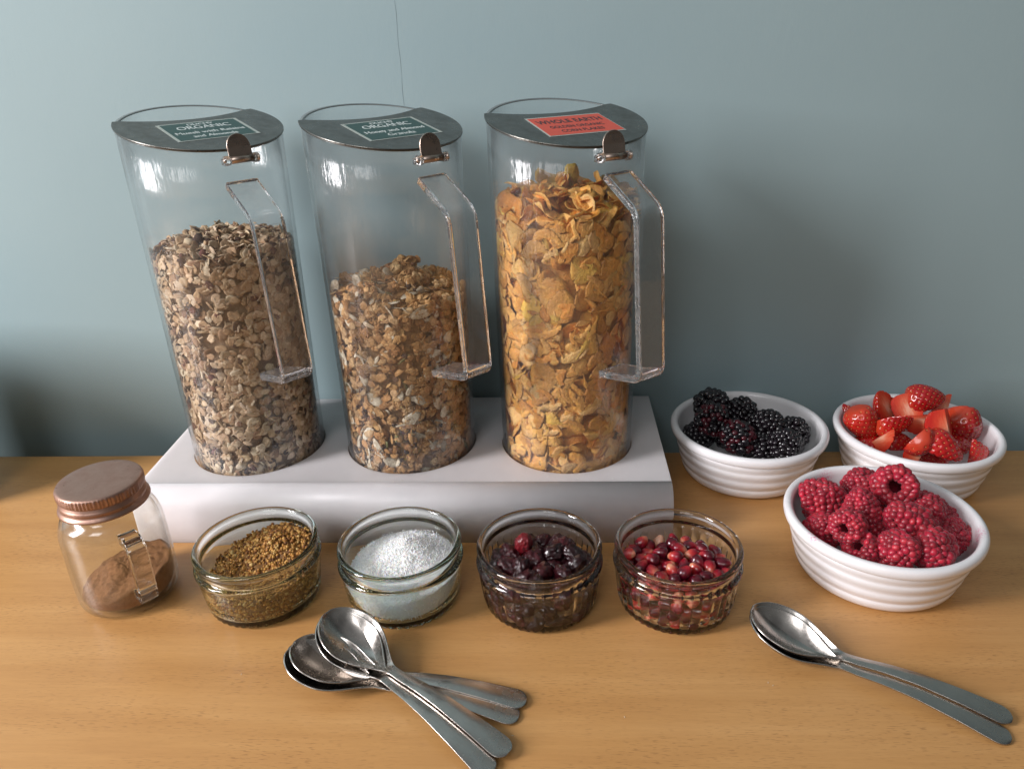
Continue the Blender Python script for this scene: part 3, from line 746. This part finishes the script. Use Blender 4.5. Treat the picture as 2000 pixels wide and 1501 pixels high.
o = mk('dried_cranberry', V, F, M['cranberry'], tone=np.tile(np.array((.17, .008, .014)), (len(V), 1))); o.rotation_euler = (.15, .25, 0)
top3 = P0[np.hypot(P0[:, 0]+1.1, P0[:, 1]-1.0) < 1.3][:, 2].max(); o.location = Vector((RK[3][0]-1.1, RK[3][1]+1.0, top3+.95))*CM
tag(o, 'plump red dried cranberry standing at the back of the cranberry heap', 'dried cranberry', 'dried cranberries in the third ramekin')
# pomegranate seeds
ar = []
for q in range(5):
    V, F = ICO3; V = V.copy(); s_ = q*6.1
    V *= (1+.10*np.array([nz(p, 1.2, s_) for p in V]))[:, None]; V = V*np.array([.57, .44, .41]); V[:, 1] *= 1-.25*(V[:, 0]/.57); V[:, 2] *= 1-.25*(V[:, 0]/.57)
    me = bpy.data.meshes.new('pomegranate_seed'); me.from_pydata((V*CM).tolist(), [], F); me.polygons.foreach_set('use_smooth', np.ones(len(F), bool)); me.materials.append(M['aril']); ar.append(me)
N_ = 205; P0 = np.stack([G.uniform(-2.6, 2.6, N_), G.uniform(-2.6, 2.6, N_), G.uniform(1, 6, N_)], 1)
P0 = relax(P0, .435, .5, lambda z: rin(np.clip(z, .5, 4))+.08*(z < 3.2), 260, .05)
best = int(np.argmax(P0[:, 2]*1.0+P0[:, 1]*.3-abs(P0[:, 0]+.6)*.3))
for i, p in enumerate(P0):
    me = ar[G.integers(5)]
    if i == best: me = me.copy(); me.materials.clear(); me.materials.append(M['aril_pale'])
    o = bpy.data.objects.new('pomegranate_seed', me); COL.objects.link(o); o.location = Vector((RK[4][0]+p[0], RK[4][1]+p[1], p[2]+.02))*CM; o.rotation_euler = rot_from(rotm())
    tag(o, 'pale cream pomegranate seed on top of the red ones' if i == best else 'glossy red pomegranate seed inside the rightmost glass ramekin', 'pomegranate seed', 'pomegranate seeds in the rightmost ramekin')

# ------------------------------------------------------------------ mug jar with cinnamon
MX, MY = -31.17, 43.97
mg = thing('mug_jar', 'small glass mug jar with copper screw lid and handle', 'jar', (MX, MY, 0), 0)
po = spl([(0.02, .18), (2.3, .14), (2.75, .02), (3.05, .12), (3.32, .5), (3.42, 1.3), (3.45, 3.0), (3.42, 5.4), (3.34, 6.3), (3.08, 7.05), (2.70, 7.42), (2.55, 7.6)], 4)+[(2.55, 9.2)]
pi_ = [(2.36, 9.2)]+spl([(2.36, 7.6), (2.5, 7.35), (2.88, 6.95), (3.13, 6.2), (3.21, 5.4), (3.24, 3.0), (3.2, 1.2), (2.95, .6), (2.4, .42), (0.02, .40)], 4)
mk('jar_body', *lathe(po+pi_, 112, None, closed=False), M['mug'], mg)
ld = [(0.02, 9.60), (2.2, 9.61), (2.60, 9.60), (2.72, 9.56), (2.77, 9.48), (2.78, 9.40), (2.78, 8.95), (2.76, 8.88), (2.70, 8.80), (2.68, 8.66), (2.74, 8.56), (2.80, 8.46), (2.78, 8.32), (2.72, 8.24), (2.84, 8.12), (2.95, 8.0), (2.96, 7.90), (2.86, 7.86), (2.70, 7.9), (2.70, 9.2), (2.6, 9.45), (0.02, 9.45)]
def knurl(th, i, r, z): return (r+(.035 if math.sin(72*th) > 0 else -.02), z) if 8.9 < z < 9.42 and r > 2.74 else (r, z)
mk('screw_lid', *lathe(ld, 288, knurl, closed=False), M['copper'], mg)
path = arc_path([(3.30, 6.55), (4.65, 6.75), (5.15, 6.2), (4.75, 2.3), (3.40, 2.05)], .42, 5)
V, F = sweep(path, .56, .74); mh = mk('handle', V, F, M['glass_clear'], mg); mh.rotation_euler = (0, 0, math.radians(-44)); bevel(mh, .16, 3, 40)
hcin = lambda x, y: 1.75+.26*x+.10*y+.9*math.exp(-((x+.6)**2/3.0+(y-.2)**2/2.0))+.22*nz((x, y, 0), 1.0, 7)+.10*nz((x, y, 0), 3, 2)
V = []; F = []; ns = 72; zs = 10
def rm(z): return float(np.interp(z, [.4, .6, 1.2, 3.0, 5.2], [2.3, 2.95, 3.2, 3.24, 3.22]))-.03
for i in range(zs):
    for k in range(ns):
        a = 2*PI*k/ns; top = hcin(3.2*math.cos(a), 3.2*math.sin(a)); z = .44+(top-.44)*i/(zs-1); r = rm(z); V.append((r*math.cos(a), r*math.sin(a), z))
for i in range(zs-1):
    for k in range(ns):
        j = (k+1) % ns; F.append((i*ns+k, i*ns+j, (i+1)*ns+j, (i+1)*ns+k))
prev = (zs-1)*ns; nr = 28
for i in range(1, nr):
    q = 3.15*(1-i/nr); cur = len(V)
    for k in range(ns):
        a = 2*PI*k/ns; x, y = q*math.cos(a), q*math.sin(a); V.append((x, y, hcin(x, y)+.12*nz((x, y, 0), 4, 1)+.10*nz((x, y, 0), 9, 4)))
    for k in range(ns):
        j = (k+1) % ns; F.append((prev+k, prev+j, cur+j, cur+k))
    prev = cur
V.append((0, 0, hcin(0, 0)))
for k in range(ns): F.append((prev+k, prev+(k+1) % ns, len(V)-1))
F.append(tuple(range(ns))[::-1])
o = mk('cinnamon', V, F, M['cinnamon'], tone=np.array((.32, .155, .075))); o.location = (MX*CM, MY*CM, .0002); tag(o, 'reddish brown cinnamon powder drifted in the bottom of the mug jar', 'cinnamon', None, 'stuff')

# ------------------------------------------------------------------ white bowls
BW = {1: (17.16, 60.89), 2: (31.2, 59.96), 3: (23.40, 47.07)}
def bowl(k, label, mat, stains=()):
    out = spl([(0.02, .25), (4.3, .22), (4.6, .0), (5.0, .03), (5.32, .28), (5.50, .62), (5.56, .85), (5.55, 1.05), (5.65, 1.25), (5.78, 1.50), (5.84, 1.75), (5.84, 1.98),
               (5.91, 2.2), (6.02, 2.45), (6.08, 2.70), (6.06, 2.92), (6.12, 3.12), (6.21, 3.35), (6.24, 3.55), (6.20, 3.68)], 3)
    out += spl([(6.36, 3.78), (6.55, 3.86), (6.66, 4.05), (6.70, 4.30), (6.64, 4.52), (6.45, 4.65), (6.22, 4.63), (6.06, 4.48)], 4)
    inn = spl([(6.00, 4.2), (5.92, 3.5), (5.72, 2.4), (5.35, 1.3), (4.7, .68), (3.8, .5), (0.02, .48)], 5)
    V, F = lathe(out+inn, 120, None, closed=False); V = np.array(V); a = np.zeros(len(V))
    for (x, y, z, r) in stains: a = np.maximum(a, np.clip(1.4-np.linalg.norm(V-np.array([x, y, z]), axis=1)/r, 0, 1))
    t = mk('bowl', V, F, mat, tone=a, attr='stain'); t.location = (BW[k][0]*CM, BW[k][1]*CM, 0.0002)
    return tag(t, label, 'bowl', 'white ridged bowls of berries')
bowl(1, 'white ridged bowl of blackberries beside the frosted stand', M['glaze'])
bowl(2, 'white ridged bowl of cut strawberries, nearest the wall on the right', M['glaze_stain'], [(-4.6, 3.4, 3.6, .7), (-3.6, 4.6, 3.7, .8)])
bowl(3, 'white ridged bowl of raspberries with pink juice stains on its rim', M['glaze_stain'], [(-2.2, 5.45, 4.0, .65), (-5.6, -2.9, 4.62, .45), (5.3, -2.2, 4.3, .75), (4.9, -2.9, 4.2, .5), (-4.7, 3.6, 3.9, .4)])
def rbowl(z): return np.interp(z, [.5, 1.3, 2.4, 3.5, 4.4, 6], [4.6, 5.35, 5.72, 5.92, 6.05, 6.6])

def drupe_mesh(name, variant, kind):
    B = Batch(); Vd, Fd = ICO2
    if kind == 'rasp':
        # thimble: open end up (+z), tip down (-z)
        prof = spl([(.62, .98), (.90, .92), (1.04, .60), (1.02, .15), (.90, -.35), (.66, -.80), (.32, -1.08), (.02, -1.16)], 6); base = (0.41, 0.013, 0.036); dr = .235
    else:
        prof = spl([(.02, 1.12), (.45, 1.02), (.82, .70), (1.00, .20), (.98, -.3), (.78, -.78), (.42, -1.08), (.02, -1.16)], 6); base = (0.011, 0.006, 0.010); dr = .235
    # arc-length positions
    P = np.array(prof); L = np.r_[0, np.cumsum(np.hypot(*np.diff(P, axis=0).T))]; s_ = 0.0 if kind == 'rasp' else .05; row = 0
    while s_ < L[-1]+.01:
        r = np.interp(s_, L, P[:, 0]); z = np.interp(s_, L, P[:, 1]); n = max(1, int(round(2*PI*max(r, .01)/(dr*(1.42 if kind == 'rasp' else 1.62)))))
        for j in range(n):
            a = 2*PI*(j+.5*(row % 2))/n+variant+G.normal(0, .04); q = np.array([r*math.cos(a), r*math.sin(a), z]) if r > .05 else np.array([0, 0, z])
            q = q+G.normal(0, .030, 3); sc_ = dr*G.uniform(.82, 1.16)
            if kind == 'rasp': c = np.array(base)*(1+G.uniform(-.3, .35)); c[1] *= G.uniform(.7, 1.6)
            else:
                c = np.array(base)*(1+G.uniform(-.3, .3))
                if variant in (2,) and G.random() < .45: c = np.array((.085, .006, .014))*(1+G.uniform(-.3, .3))
            B.add(Vd*sc_*np.array([G.uniform(.9, 1.15), G.uniform(.9, 1.15), G.uniform(.85, 1.1)])+q, Fd, c)
            if kind == 'rasp' and s_ < .1:   # inner lip
                q2 = q*np.array([.82, .82, 1])-np.array([0, 0, .22]); B.add(Vd*sc_*.8+q2, Fd, c*1.1)
        s_ += dr*(1.30 if kind == 'rasp' else 1.45); row += 1
    # core that closes the gaps
    if kind == 'rasp':
        V, F = lathe([(r*.86+.01, z*.96) for r, z in prof]+[(.02, -.8), (.34, -.6), (.50, 0), (.56, .8)][::1], 24, None, closed=False)
        B.add(np.array(V), F, (.26, .012, .028))
    else:
        V, F = lathe([(r*.88+.005, z*.92) for r, z in prof], 24, None, closed=False); B.add(np.array(V), F, (.006, .004, .006))
    V = np.concatenate(B.V); V = V+np.stack([.10*np.array([nz(p, .9, variant*4+a) for p in V]) for a in (1., 7., 13.)], 1); bend = G.uniform(-.06, .06, 2); V[:, 0] += bend[0]*V[:, 2]**2; V[:, 1] += bend[1]*V[:, 2]**2
    me = bpy.data.meshes.new(name); me.from_pydata((V*CM).tolist(), [], B.F); me.polygons.foreach_set('use_smooth', np.ones(len(B.F), bool))
    me.materials.append(M['raspberry' if kind == 'rasp' else 'blackberry']); C = np.concatenate(B.C); c4 = np.ones((len(V), 4)); c4[:, :3] = C
    me.attributes.new('tone', 'FLOAT_COLOR', 'POINT').data.foreach_set('color', c4.ravel()); return me
def axis_rot(open_dir, spin): return rot_from(frame(open_dir, spin))
rm_ = [drupe_mesh('raspberry', v, 'rasp') for v in (0, 1, 2)]
bm_ = [drupe_mesh('blackberry', v, 'black') for v in (0, 1, 2)]
# centres in cm, opening direction, scale, label
def berries(k, meshes, items, name, group, relax_r, grow=1.0):
    P = np.array([it[0] for it in items]); 
    for _ in range(60):   # keep neighbours from sinking into one another, stay in the bowl
        D = P[:, None]-P[None]; L = np.linalg.norm(D, axis=2)+np.eye(len(P))*99; O = np.clip(relax_r*2-L, 0, None); P = P+(D/L[..., None]*(O*.25)[..., None]).sum(1)*.5
        Q = P[:, :2]-np.array(BW[k]); rr = np.hypot(*Q.T); lim = rbowl(P[:, 2])-relax_r*.98; f_ = np.where(rr > lim, lim/rr, 1); P[:, :2] = np.array(BW[k])+Q*f_[:, None]
    for p, (c, d, s_, v, lab) in zip(P, items):
        o = bpy.data.objects.new(name, meshes[v]); COL.objects.link(o); o.location = Vector(p)*CM; o.rotation_euler = axis_rot(d, G.uniform(0, 6)); o.scale = (s_*grow, s_*grow*G.uniform(.94, 1.04), s_*grow*G.uniform(.94, 1.08))
        tag(o, lab, name, group)
def px(u, v, z):   # a point of the photo's berries at height z (survey of the bowl)
    d = (u-1000)/fpx*R2-(v-750.5)/fpx*U2+Fv; t = (z-camz)/d.z; return (d.x*t, d.y*t, z)
FRONT = (-.45, -.85, .35)
berries(3, rm_, [
    (px(1606, 972, 4.3), (-.9, .2, -.3), 1.12, 0, 'raspberry lying at the left wall of the front bowl, its tip to the right'),
    (px(1682, 950, 4.4), (.3, .9, -.4), 1.08, 1, 'dark raspberry behind and left of the topmost one'),
    (px(1747, 948, 5.5), (-.42, -.80, .42), 1.22, 2, 'topmost raspberry, largest, its hollow facing the viewer'),
    (px(1682, 992, 5.0), (.2, -.3, -.9), 1.0, 0, 'raspberry pointing its tip upward in the middle of the bowl'),
    (px(1662, 1028, 4.9), (-.72, -.68, .10), .92, 1, 'small raspberry with a dark round hollow, left of the middle'),
    (px(1606, 1036, 3.1), (.4, .6, -.6), 1.08, 2, 'shaded raspberry low against the front left wall of the bowl'),
    (px(1770, 1020, 4.8), (.85, -.1, -.5), 1.12, 0, 'wide glossy raspberry in front of the topmost one'),
    (px(1808, 996, 4.4), (.1, .8, -.6), 1.06, 1, 'rounded raspberry right of the topmost one'),
    (px(1845, 1006, 3.2), (-.5, .8, .1), 1.0, 2, 'raspberry half hidden against the right rear wall of the bowl'),
    (px(1682, 1070, 3.7), (-.6, -.3, .7), .98, 1, 'torn looking raspberry at the front left rim'),
    (px(1752, 1074, 4.2), (-.2, .6, -.7), 1.08, 2, 'purplish raspberry at the front rim, middle of the front row'),
    (px(1822, 1074, 4.1), (.5, .7, -.4), 1.16, 0, 'large raspberry at the front rim, right end of the front row'),
    (px(1852, 1044, 3.2), (.6, .5, -.5), 1.05, 1, 'raspberry resting low on the right wall above the front row'),
    (px(1712, 1046, 3.1), (.1, .5, -.8), 1.0, 2, 'deep shaded raspberry under the small hollow one'),
    (px(1727, 1003, 3.0), (.3, .3, -.8), 1.0, 0, 'deep raspberry glimpsed in the central gap'),
    (px(1642, 990, 2.9), (-.3, .5, -.8), 1.0, 1, 'deep raspberry behind the left ones'),
], 'raspberry', 'raspberries in the front bowl', .98, 1.06)
berries(1, bm_, [
    (px(1392, 797, 4.6), (-.3, .3, .8), 1.28, 0, 'uppermost blackberry at the left rear of its bowl'),
    (px(1384, 828, 4.0), (.6, -.3, .6), 1.12, 2, 'reddish black blackberry just below the uppermost one'),
    (px(1448, 808, 4.5), (.5, .2, .7), 1.08, 1, 'blackberry right of the uppermost one, by the rear wall'),
    (px(1440, 852, 3.9), (-.2, -.6, .7), 1.18, 2, 'wine red blackberry at the front middle with bright glints'),
    (px(1494, 832, 4.1), (.7, -.3, .5), 1.12, 0, 'blackberry with the biggest drupelets in the middle of the bowl'),
    (px(1548, 846, 3.4), (.8, .4, .3), 1.12, 1, 'rightmost blackberry against the right wall of its bowl'),
    (px(1533, 870, 3.4), (.1, -.7, .6), 1.12, 0, 'blackberry at the front right rim of its bowl'),
    (px(1372, 842, 3.2), (-.7, -.4, .4), 1.05, 1, 'blackberry tucked low against the left wall of its bowl'),
    (px(1484, 872, 2.8), (.2, -.5, -.6), 1.1, 1, 'low blackberry in the shade of the front wall'),
    (px(1420, 838, 2.6), (.3, .4, .6), 1.1, 0, 'low blackberry buried between the left and front ones'),
], 'blackberry', 'blackberries in the rear left bowl', 1.08, 1.10)

# strawberries
def straw_piece(size, cuts, hue, seedv):
    """cuts: list of (offset, axis) planes; body axis z (tip -z)"""
    prof = spl([(.02, 1.30), (.55, 1.26), (.98, 1.02), (1.18, .55), (1.14, .0), (.92, -.60), (.58, -1.15), (.25, -1.48), (.02, -1.56)], 8)
    prof = prof[1:-1]; V, F = lathe(prof, 72, None, closed=False); n_ = len(prof); V += [(0, 0, prof[0][1]+.03), (0, 0, prof[-1][1]-.03)]; V = np.array(V)
    for k in range(72):
        j = (k+1) % 72; F += [(72*n_, j*n_, k*n_), (72*n_+1, k*n_+n_-1, j*n_+n_-1)]
    # seeds on a spiral
    S = []; k = 0; n = 110
    for i in range(n):
        f = (i+.5)/n; Ls = f; z = 1.15-2.6*f; r = float(np.interp(-z, [-p[1] for p in prof], [p[0] for p in prof])); a = i*2.39996+seedv
        if r > .22: S.append((r*math.cos(a), r*math.sin(a), z))
    S = np.array(S); D = np.linalg.norm(V[:, None]-S[None], axis=2).min(1); dim = np.exp(-(D/.105)**2)*.11
    nrm = V*np.array([1, 1, .45]); nrm /= np.linalg.norm(nrm, axis=1)[:, None]+1e-9; V = V-nrm*dim[:, None]
    V += nrm*np.array([.07*nz(p, .9, seedv) for p in V])[:, None]
    bm = bmesh.new(); bv = [bm.verts.new(v) for v in V]
    for f in F: bm.faces.new([bv[i] for i in f])
    for f in bm.faces: f.smooth = True; f.material_index = 0
    for off, ax in cuts:
        r = bmesh.ops.bisect_plane(bm, geom=bm.verts[:]+bm.edges[:]+bm.faces[:], plane_co=Vector(ax)*off, plane_no=Vector(ax), clear_outer=True)
        ed = [e for e in r['geom_cut'] if isinstance(e, bmesh.types.BMEdge)]
        n0 = set(bm.faces); rr = bmesh.ops.holes_fill(bm, edges=ed, sides=0)
        for f in bm.faces:
            if f not in n0: f.material_index = 1; f.smooth = False
    bmesh.ops.recalc_face_normals(bm, faces=bm.faces)
    # seeds
    sv, sf = ICO1
    for s_ in S:
        if any(np.dot(s_, ax) > off-.06 for off, ax in cuts): continue
        nn = s_*np.array([1, 1, .45]); nn /= np.linalg.norm(nn); fr = frame(nn, 0); q = s_-nn*.065+nn*.07*nz(s_, .9, seedv)
        vv = [bm.verts.new(q+fr@(p*np.array([.032, .052, .028]))) for p in sv]
        for f in sf:
            x = bm.faces.new([vv[i] for i in f]); x.material_index = 2; x.smooth = True
    me = bpy.data.meshes.new('strawberry'); 
    for v in bm.verts: v.co *= size*CM
    bm.to_mesh(me); bm.free()
    for mm in (M['straw'], M['straw_cut'], M['seed']): me.materials.append(mm)
    n = len(me.vertices); co = np.empty(n*3); me.vertices.foreach_get('co', co); z = co.reshape(-1, 3)[:, 2]/(size*CM)
    base = np.array(hue); tip = base*np.array([.8, .5, .6]); k = np.clip((z+1.5)/2.8, 0, 1)[:, None]
    top = np.array((.60, .09, .03)); kk = np.clip((z-.75)/.6, 0, 1)[:, None]*.75
    c = (tip*(1-k)+base*k)*(1-kk)+top*kk; c4 = np.ones((n, 4)); c4[:, :3] = c
    me.attributes.new('tone', 'FLOAT_COLOR', 'POINT').data.foreach_set('color', c4.ravel()); return me
def orient(cutn, tip):
    y = Vector(cutn).normalized(); z = -Vector(tip); z = (z-y*z.dot(y)).normalized(); x = y.cross(z); return Matrix((x, y, z)).transposed().to_euler()
HALF = [(0.0, (0, 1, 0))]; QUART = [(0.0, (0, 1, 0)), (0.05, (1, 0, 0))]; THICK = [(.45, (0, 1, 0))]; WEDGE = [(0.0, (0, 1, 0)), (0.1, (.94, .342, 0))]; STUB = [(0.2, (0, 1, 0)), (-.1, (0, 0, 1))]
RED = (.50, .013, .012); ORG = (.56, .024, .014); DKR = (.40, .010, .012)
strw = [
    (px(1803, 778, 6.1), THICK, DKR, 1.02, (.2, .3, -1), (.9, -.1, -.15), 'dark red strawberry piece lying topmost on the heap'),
    (px(1733, 794, 5.2), HALF, ORG, 1.0, (.5, -.75, .45), (-.5, .1, .9), 'orange red strawberry wedge pointing up, left of the topmost piece'),
    (px(1774, 800, 5.4), HALF, ORG, 1.0, (-.25, -.85, .35), (.35, -.3, -1), 'strawberry half showing pale flesh, below the topmost piece'),
    (px(1684, 824, 4.7), THICK, ORG, 1.05, (.5, .8, .1), (.25, -.5, -.9), 'orange seeded strawberry at the left wall of its bowl'),
    (px(1741, 822, 5.0), HALF, RED, 1.05, (-.1, .7, .7), (.9, -.35, -.2), 'strawberry half with its cut face tilted up, left of centre'),
    (px(1806, 820, 5.1), QUART, RED, 1.05, (-.1, .05, 1), (.85, -.3, -.3), 'strawberry piece with a flat pale top in the centre of the heap'),
    (px(1853, 840, 5.3), WEDGE, RED, 1.28, (.80, -.45, .35), (.25, -.45, -.95), 'large strawberry wedge with seeded left side and smooth cut right side'),
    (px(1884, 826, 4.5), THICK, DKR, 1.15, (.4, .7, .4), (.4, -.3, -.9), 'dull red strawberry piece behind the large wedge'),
    (px(1790, 858, 4.5), HALF, RED, 1.08, (-.4, .5, .3), (.7, -.5, -.6), 'squarish seeded strawberry piece at the front middle'),
    (px(1717, 854, 4.1), QUART, ORG, .95, (-.5, .5, .6), (.5, -.5, .7), 'small smooth strawberry wedge at the front left'),
    (px(1836, 874, 4.0), HALF, RED, 1.1, (-.3, .3, -.9), (.9, -.45, -.2), 'long seeded strawberry strip at the front rim below the large wedge'),
    (px(1897, 872, 3.7), QUART, ORG, 1.05, (.3, .6, .6), (-.2, -.3, .9), 'pointed strawberry piece at the right wall of its bowl'),
    (px(1800, 884, 3.7), WEDGE, ORG, .95, (-.2, -.9, .2), (.3, -.2, .9), 'small pale orange strawberry tip at the front rim'),
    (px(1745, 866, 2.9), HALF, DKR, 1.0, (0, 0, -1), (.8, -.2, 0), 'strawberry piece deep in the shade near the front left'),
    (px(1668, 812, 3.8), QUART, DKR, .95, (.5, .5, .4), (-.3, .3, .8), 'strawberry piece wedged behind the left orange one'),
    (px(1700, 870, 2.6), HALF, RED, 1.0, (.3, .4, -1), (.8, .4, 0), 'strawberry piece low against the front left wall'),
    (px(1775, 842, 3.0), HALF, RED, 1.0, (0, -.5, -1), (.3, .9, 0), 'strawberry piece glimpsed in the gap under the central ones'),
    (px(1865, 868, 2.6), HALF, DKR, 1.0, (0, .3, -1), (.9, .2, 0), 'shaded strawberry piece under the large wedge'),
    (px(1820, 885, 2.4), THICK, RED, .95, (0, .5, -1), (-.8, .2, 0), 'shaded strawberry piece low behind the front rim'),
    (px(1850, 800, 4.3), QUART, RED, .95, (-.3, -.5, .7), (.3, .5, -.3), 'strawberry piece touching the rear wall right of the topmost one'),
]
for i, (p, cuts, hue, s_, cn, tp, lab) in enumerate(strw):
    me = straw_piece(s_*1.10, cuts, hue, i*1.7+.3); o = bpy.data.objects.new('strawberry_piece', me); COL.objects.link(o); o.location = Vector(p)*CM; o.rotation_euler = orient(cn, tp)
    tag(o, lab, 'strawberry', 'cut strawberries in the rear right bowl')

# ------------------------------------------------------------------ spoons
def spoon_mesh():
    xs = list(np.r_[.0, .06, .2, .45, np.linspace(.8, 6.2, 17), np.linspace(6.5, 15.4, 18), 15.75, 16.0, 16.2, 16.33, 16.4]); ss = np.linspace(-1, 1, 11)
    def w(x):
        if x <= 2.7: return 2.02*math.sqrt(max(0.0004, 1-((2.7-x)/2.72)**2.15))
        if x <= 6.4:
            u = (x-2.7)/3.7; return .36+(2.02-.36)*(math.cos(u*PI)*.5+.5)**.82
        if x <= 15.6: u = (x-6.4)/9.2; return .36+.46*u**1.1
        return .82*math.sqrt(max(.0009, 1-((x-15.6)/.82)**2.2))
    zr = lambda x: float(np.interp(x, [0, 1, 2.7, 4.5, 6.2, 7.2, 9, 11, 13.5, 15.5, 16.4], [2.30, 2.04, 1.62, 1.12, .74, .70, .86, .86, .58, .24, .12]))
    dp = lambda x: 1.28*math.sin(PI*min(1, max(0, x/6.1))**.85)**.75 if x < 6.1 else 0
    V = []; F = []; n = len(ss)
    for x in xs:
        for s_ in ss:
            y = w(x)*math.sin(s_*PI/2); q = abs(y/w(x)); z = zr(x)
            if x < 6.1: z -= dp(x)*(1-q**2.2)
            else: z += .07*min(1, (x-6.1)/2)*(1-q*q)
            V.append((x, y, z))
    for i in range(len(xs)-1):
        for k in range(n-1): F.append((i*n+k, (i+1)*n+k, (i+1)*n+k+1, i*n+k+1))
    return V, F
sv_, sf_ = spoon_mesh()
def spoon(tip, end, ztip, zend, label, proto=[], rollx=0.0):
    if not proto:
        o = mk('spoon', sv_, sf_, M['spoon']); md = o.modifiers.new('thick', 'SOLIDIFY'); md.thickness = .0013; md.offset = -1
        b = o.modifiers.new('sub', 'SUBSURF'); b.levels = 2; b.render_levels = 2; proto.append(o)
    else: o = proto[0].copy(); COL.objects.link(o)
    a = math.atan2(end[1]-tip[1], end[0]-tip[0]); L = math.hypot(end[1]-tip[1], end[0]-tip[0]); pt = math.atan2(ztip-zend, 16.4); o.scale = (.905, .905, .905)
    o.location = Vector((tip[0], tip[1], ztip))*CM; o.rotation_euler = (rollx, pt, a)
    return tag(o, label, 'spoon', 'stainless steel spoons on the table')
def pd(end, deg, L=14.7): a = math.radians(deg); return (end[0]-L*math.cos(a), end[1]-L*math.sin(a))
spoon((-16.65, 35.95), (-2.45, 32.85), .04, .05, 'lowest spoon of the left pile, its bowl shaded and its handle between two others')
spoon((-16.40, 36.25), (-1.75, 33.90), .20, .12, 'spoon whose handle points farthest right out of the left pile')
spoon((-14.85, 38.50), (-3.80, 29.25), .62, .12, 'spoon under the top one, its handle end running off the near edge')
spoon((-14.78, 38.52), (-2.90, 30.25), .84, .30, 'top spoon of the left pile, its empty bowl fully visible')
spoon((12.75, 39.65), (25.15, 31.70), .02, .02, 'lower of the two nested spoons at the right')
spoon((12.75, 39.75), (26.15, 32.85), .19, .18, 'upper of the two nested spoons at the right')

# ------------------------------------------------------------------ crumbs and the tin added out of view to shade the wall
B = Batch()
for i in range(80):
    x, y = (G.uniform(-32, 8), G.uniform(51.5, 65.5)) if i < 30 else (JC[G.integers(1, 4)][0]+G.uniform(-4, 7.5), G.uniform(50.9, 53.4))
    if min(math.hypot(x-JC[k][0], y-JC[k][1]) for k in (1, 2, 3)) < 5.7: continue
    V, F = ICO1; B.add((V*G.uniform(.02, .06)*np.array([1, .7, .4]))@frame((0, 0, 1), G.uniform(0, 6)).T+np.array([x, y, HS+.02]), F, (.78, .74, .70))
for x, y in ((12.97, 35.73), (13.2, 35.5), (-2.5, 31.6), (-20, 36), (4, 33)):
    V, F = ICO1; B.add((V*.05*np.array([1.6, .5, .35]))@frame((0, 0, 1), G.uniform(0, 6)).T+np.array([x, y, .02]), F, (.70, .58, .42))
o = B.build('crumbs', M['coconut']); tag(o, 'a few pale crumbs scattered on the stand and table', 'crumbs', None, 'stuff')
blocker = mk('shadow_blocker', *lathe(spl([(.02, .05), (4.8, .02), (5.0, .3), (5.0, 7), (5.0, 13.6), (4.7, 14.0)], 4)+[(.02, 14.0)], 64, None, closed=False), M['blocker'])
blocker.location = (-.61, .565, .0002); blocker.scale = (2.0, 1.0, 1.0); tag(blocker, 'unseen plain grey tin standing just outside the left edge', 'blocker')  # unseen stand-in, placed and stretched to cast the shadow low on the wall
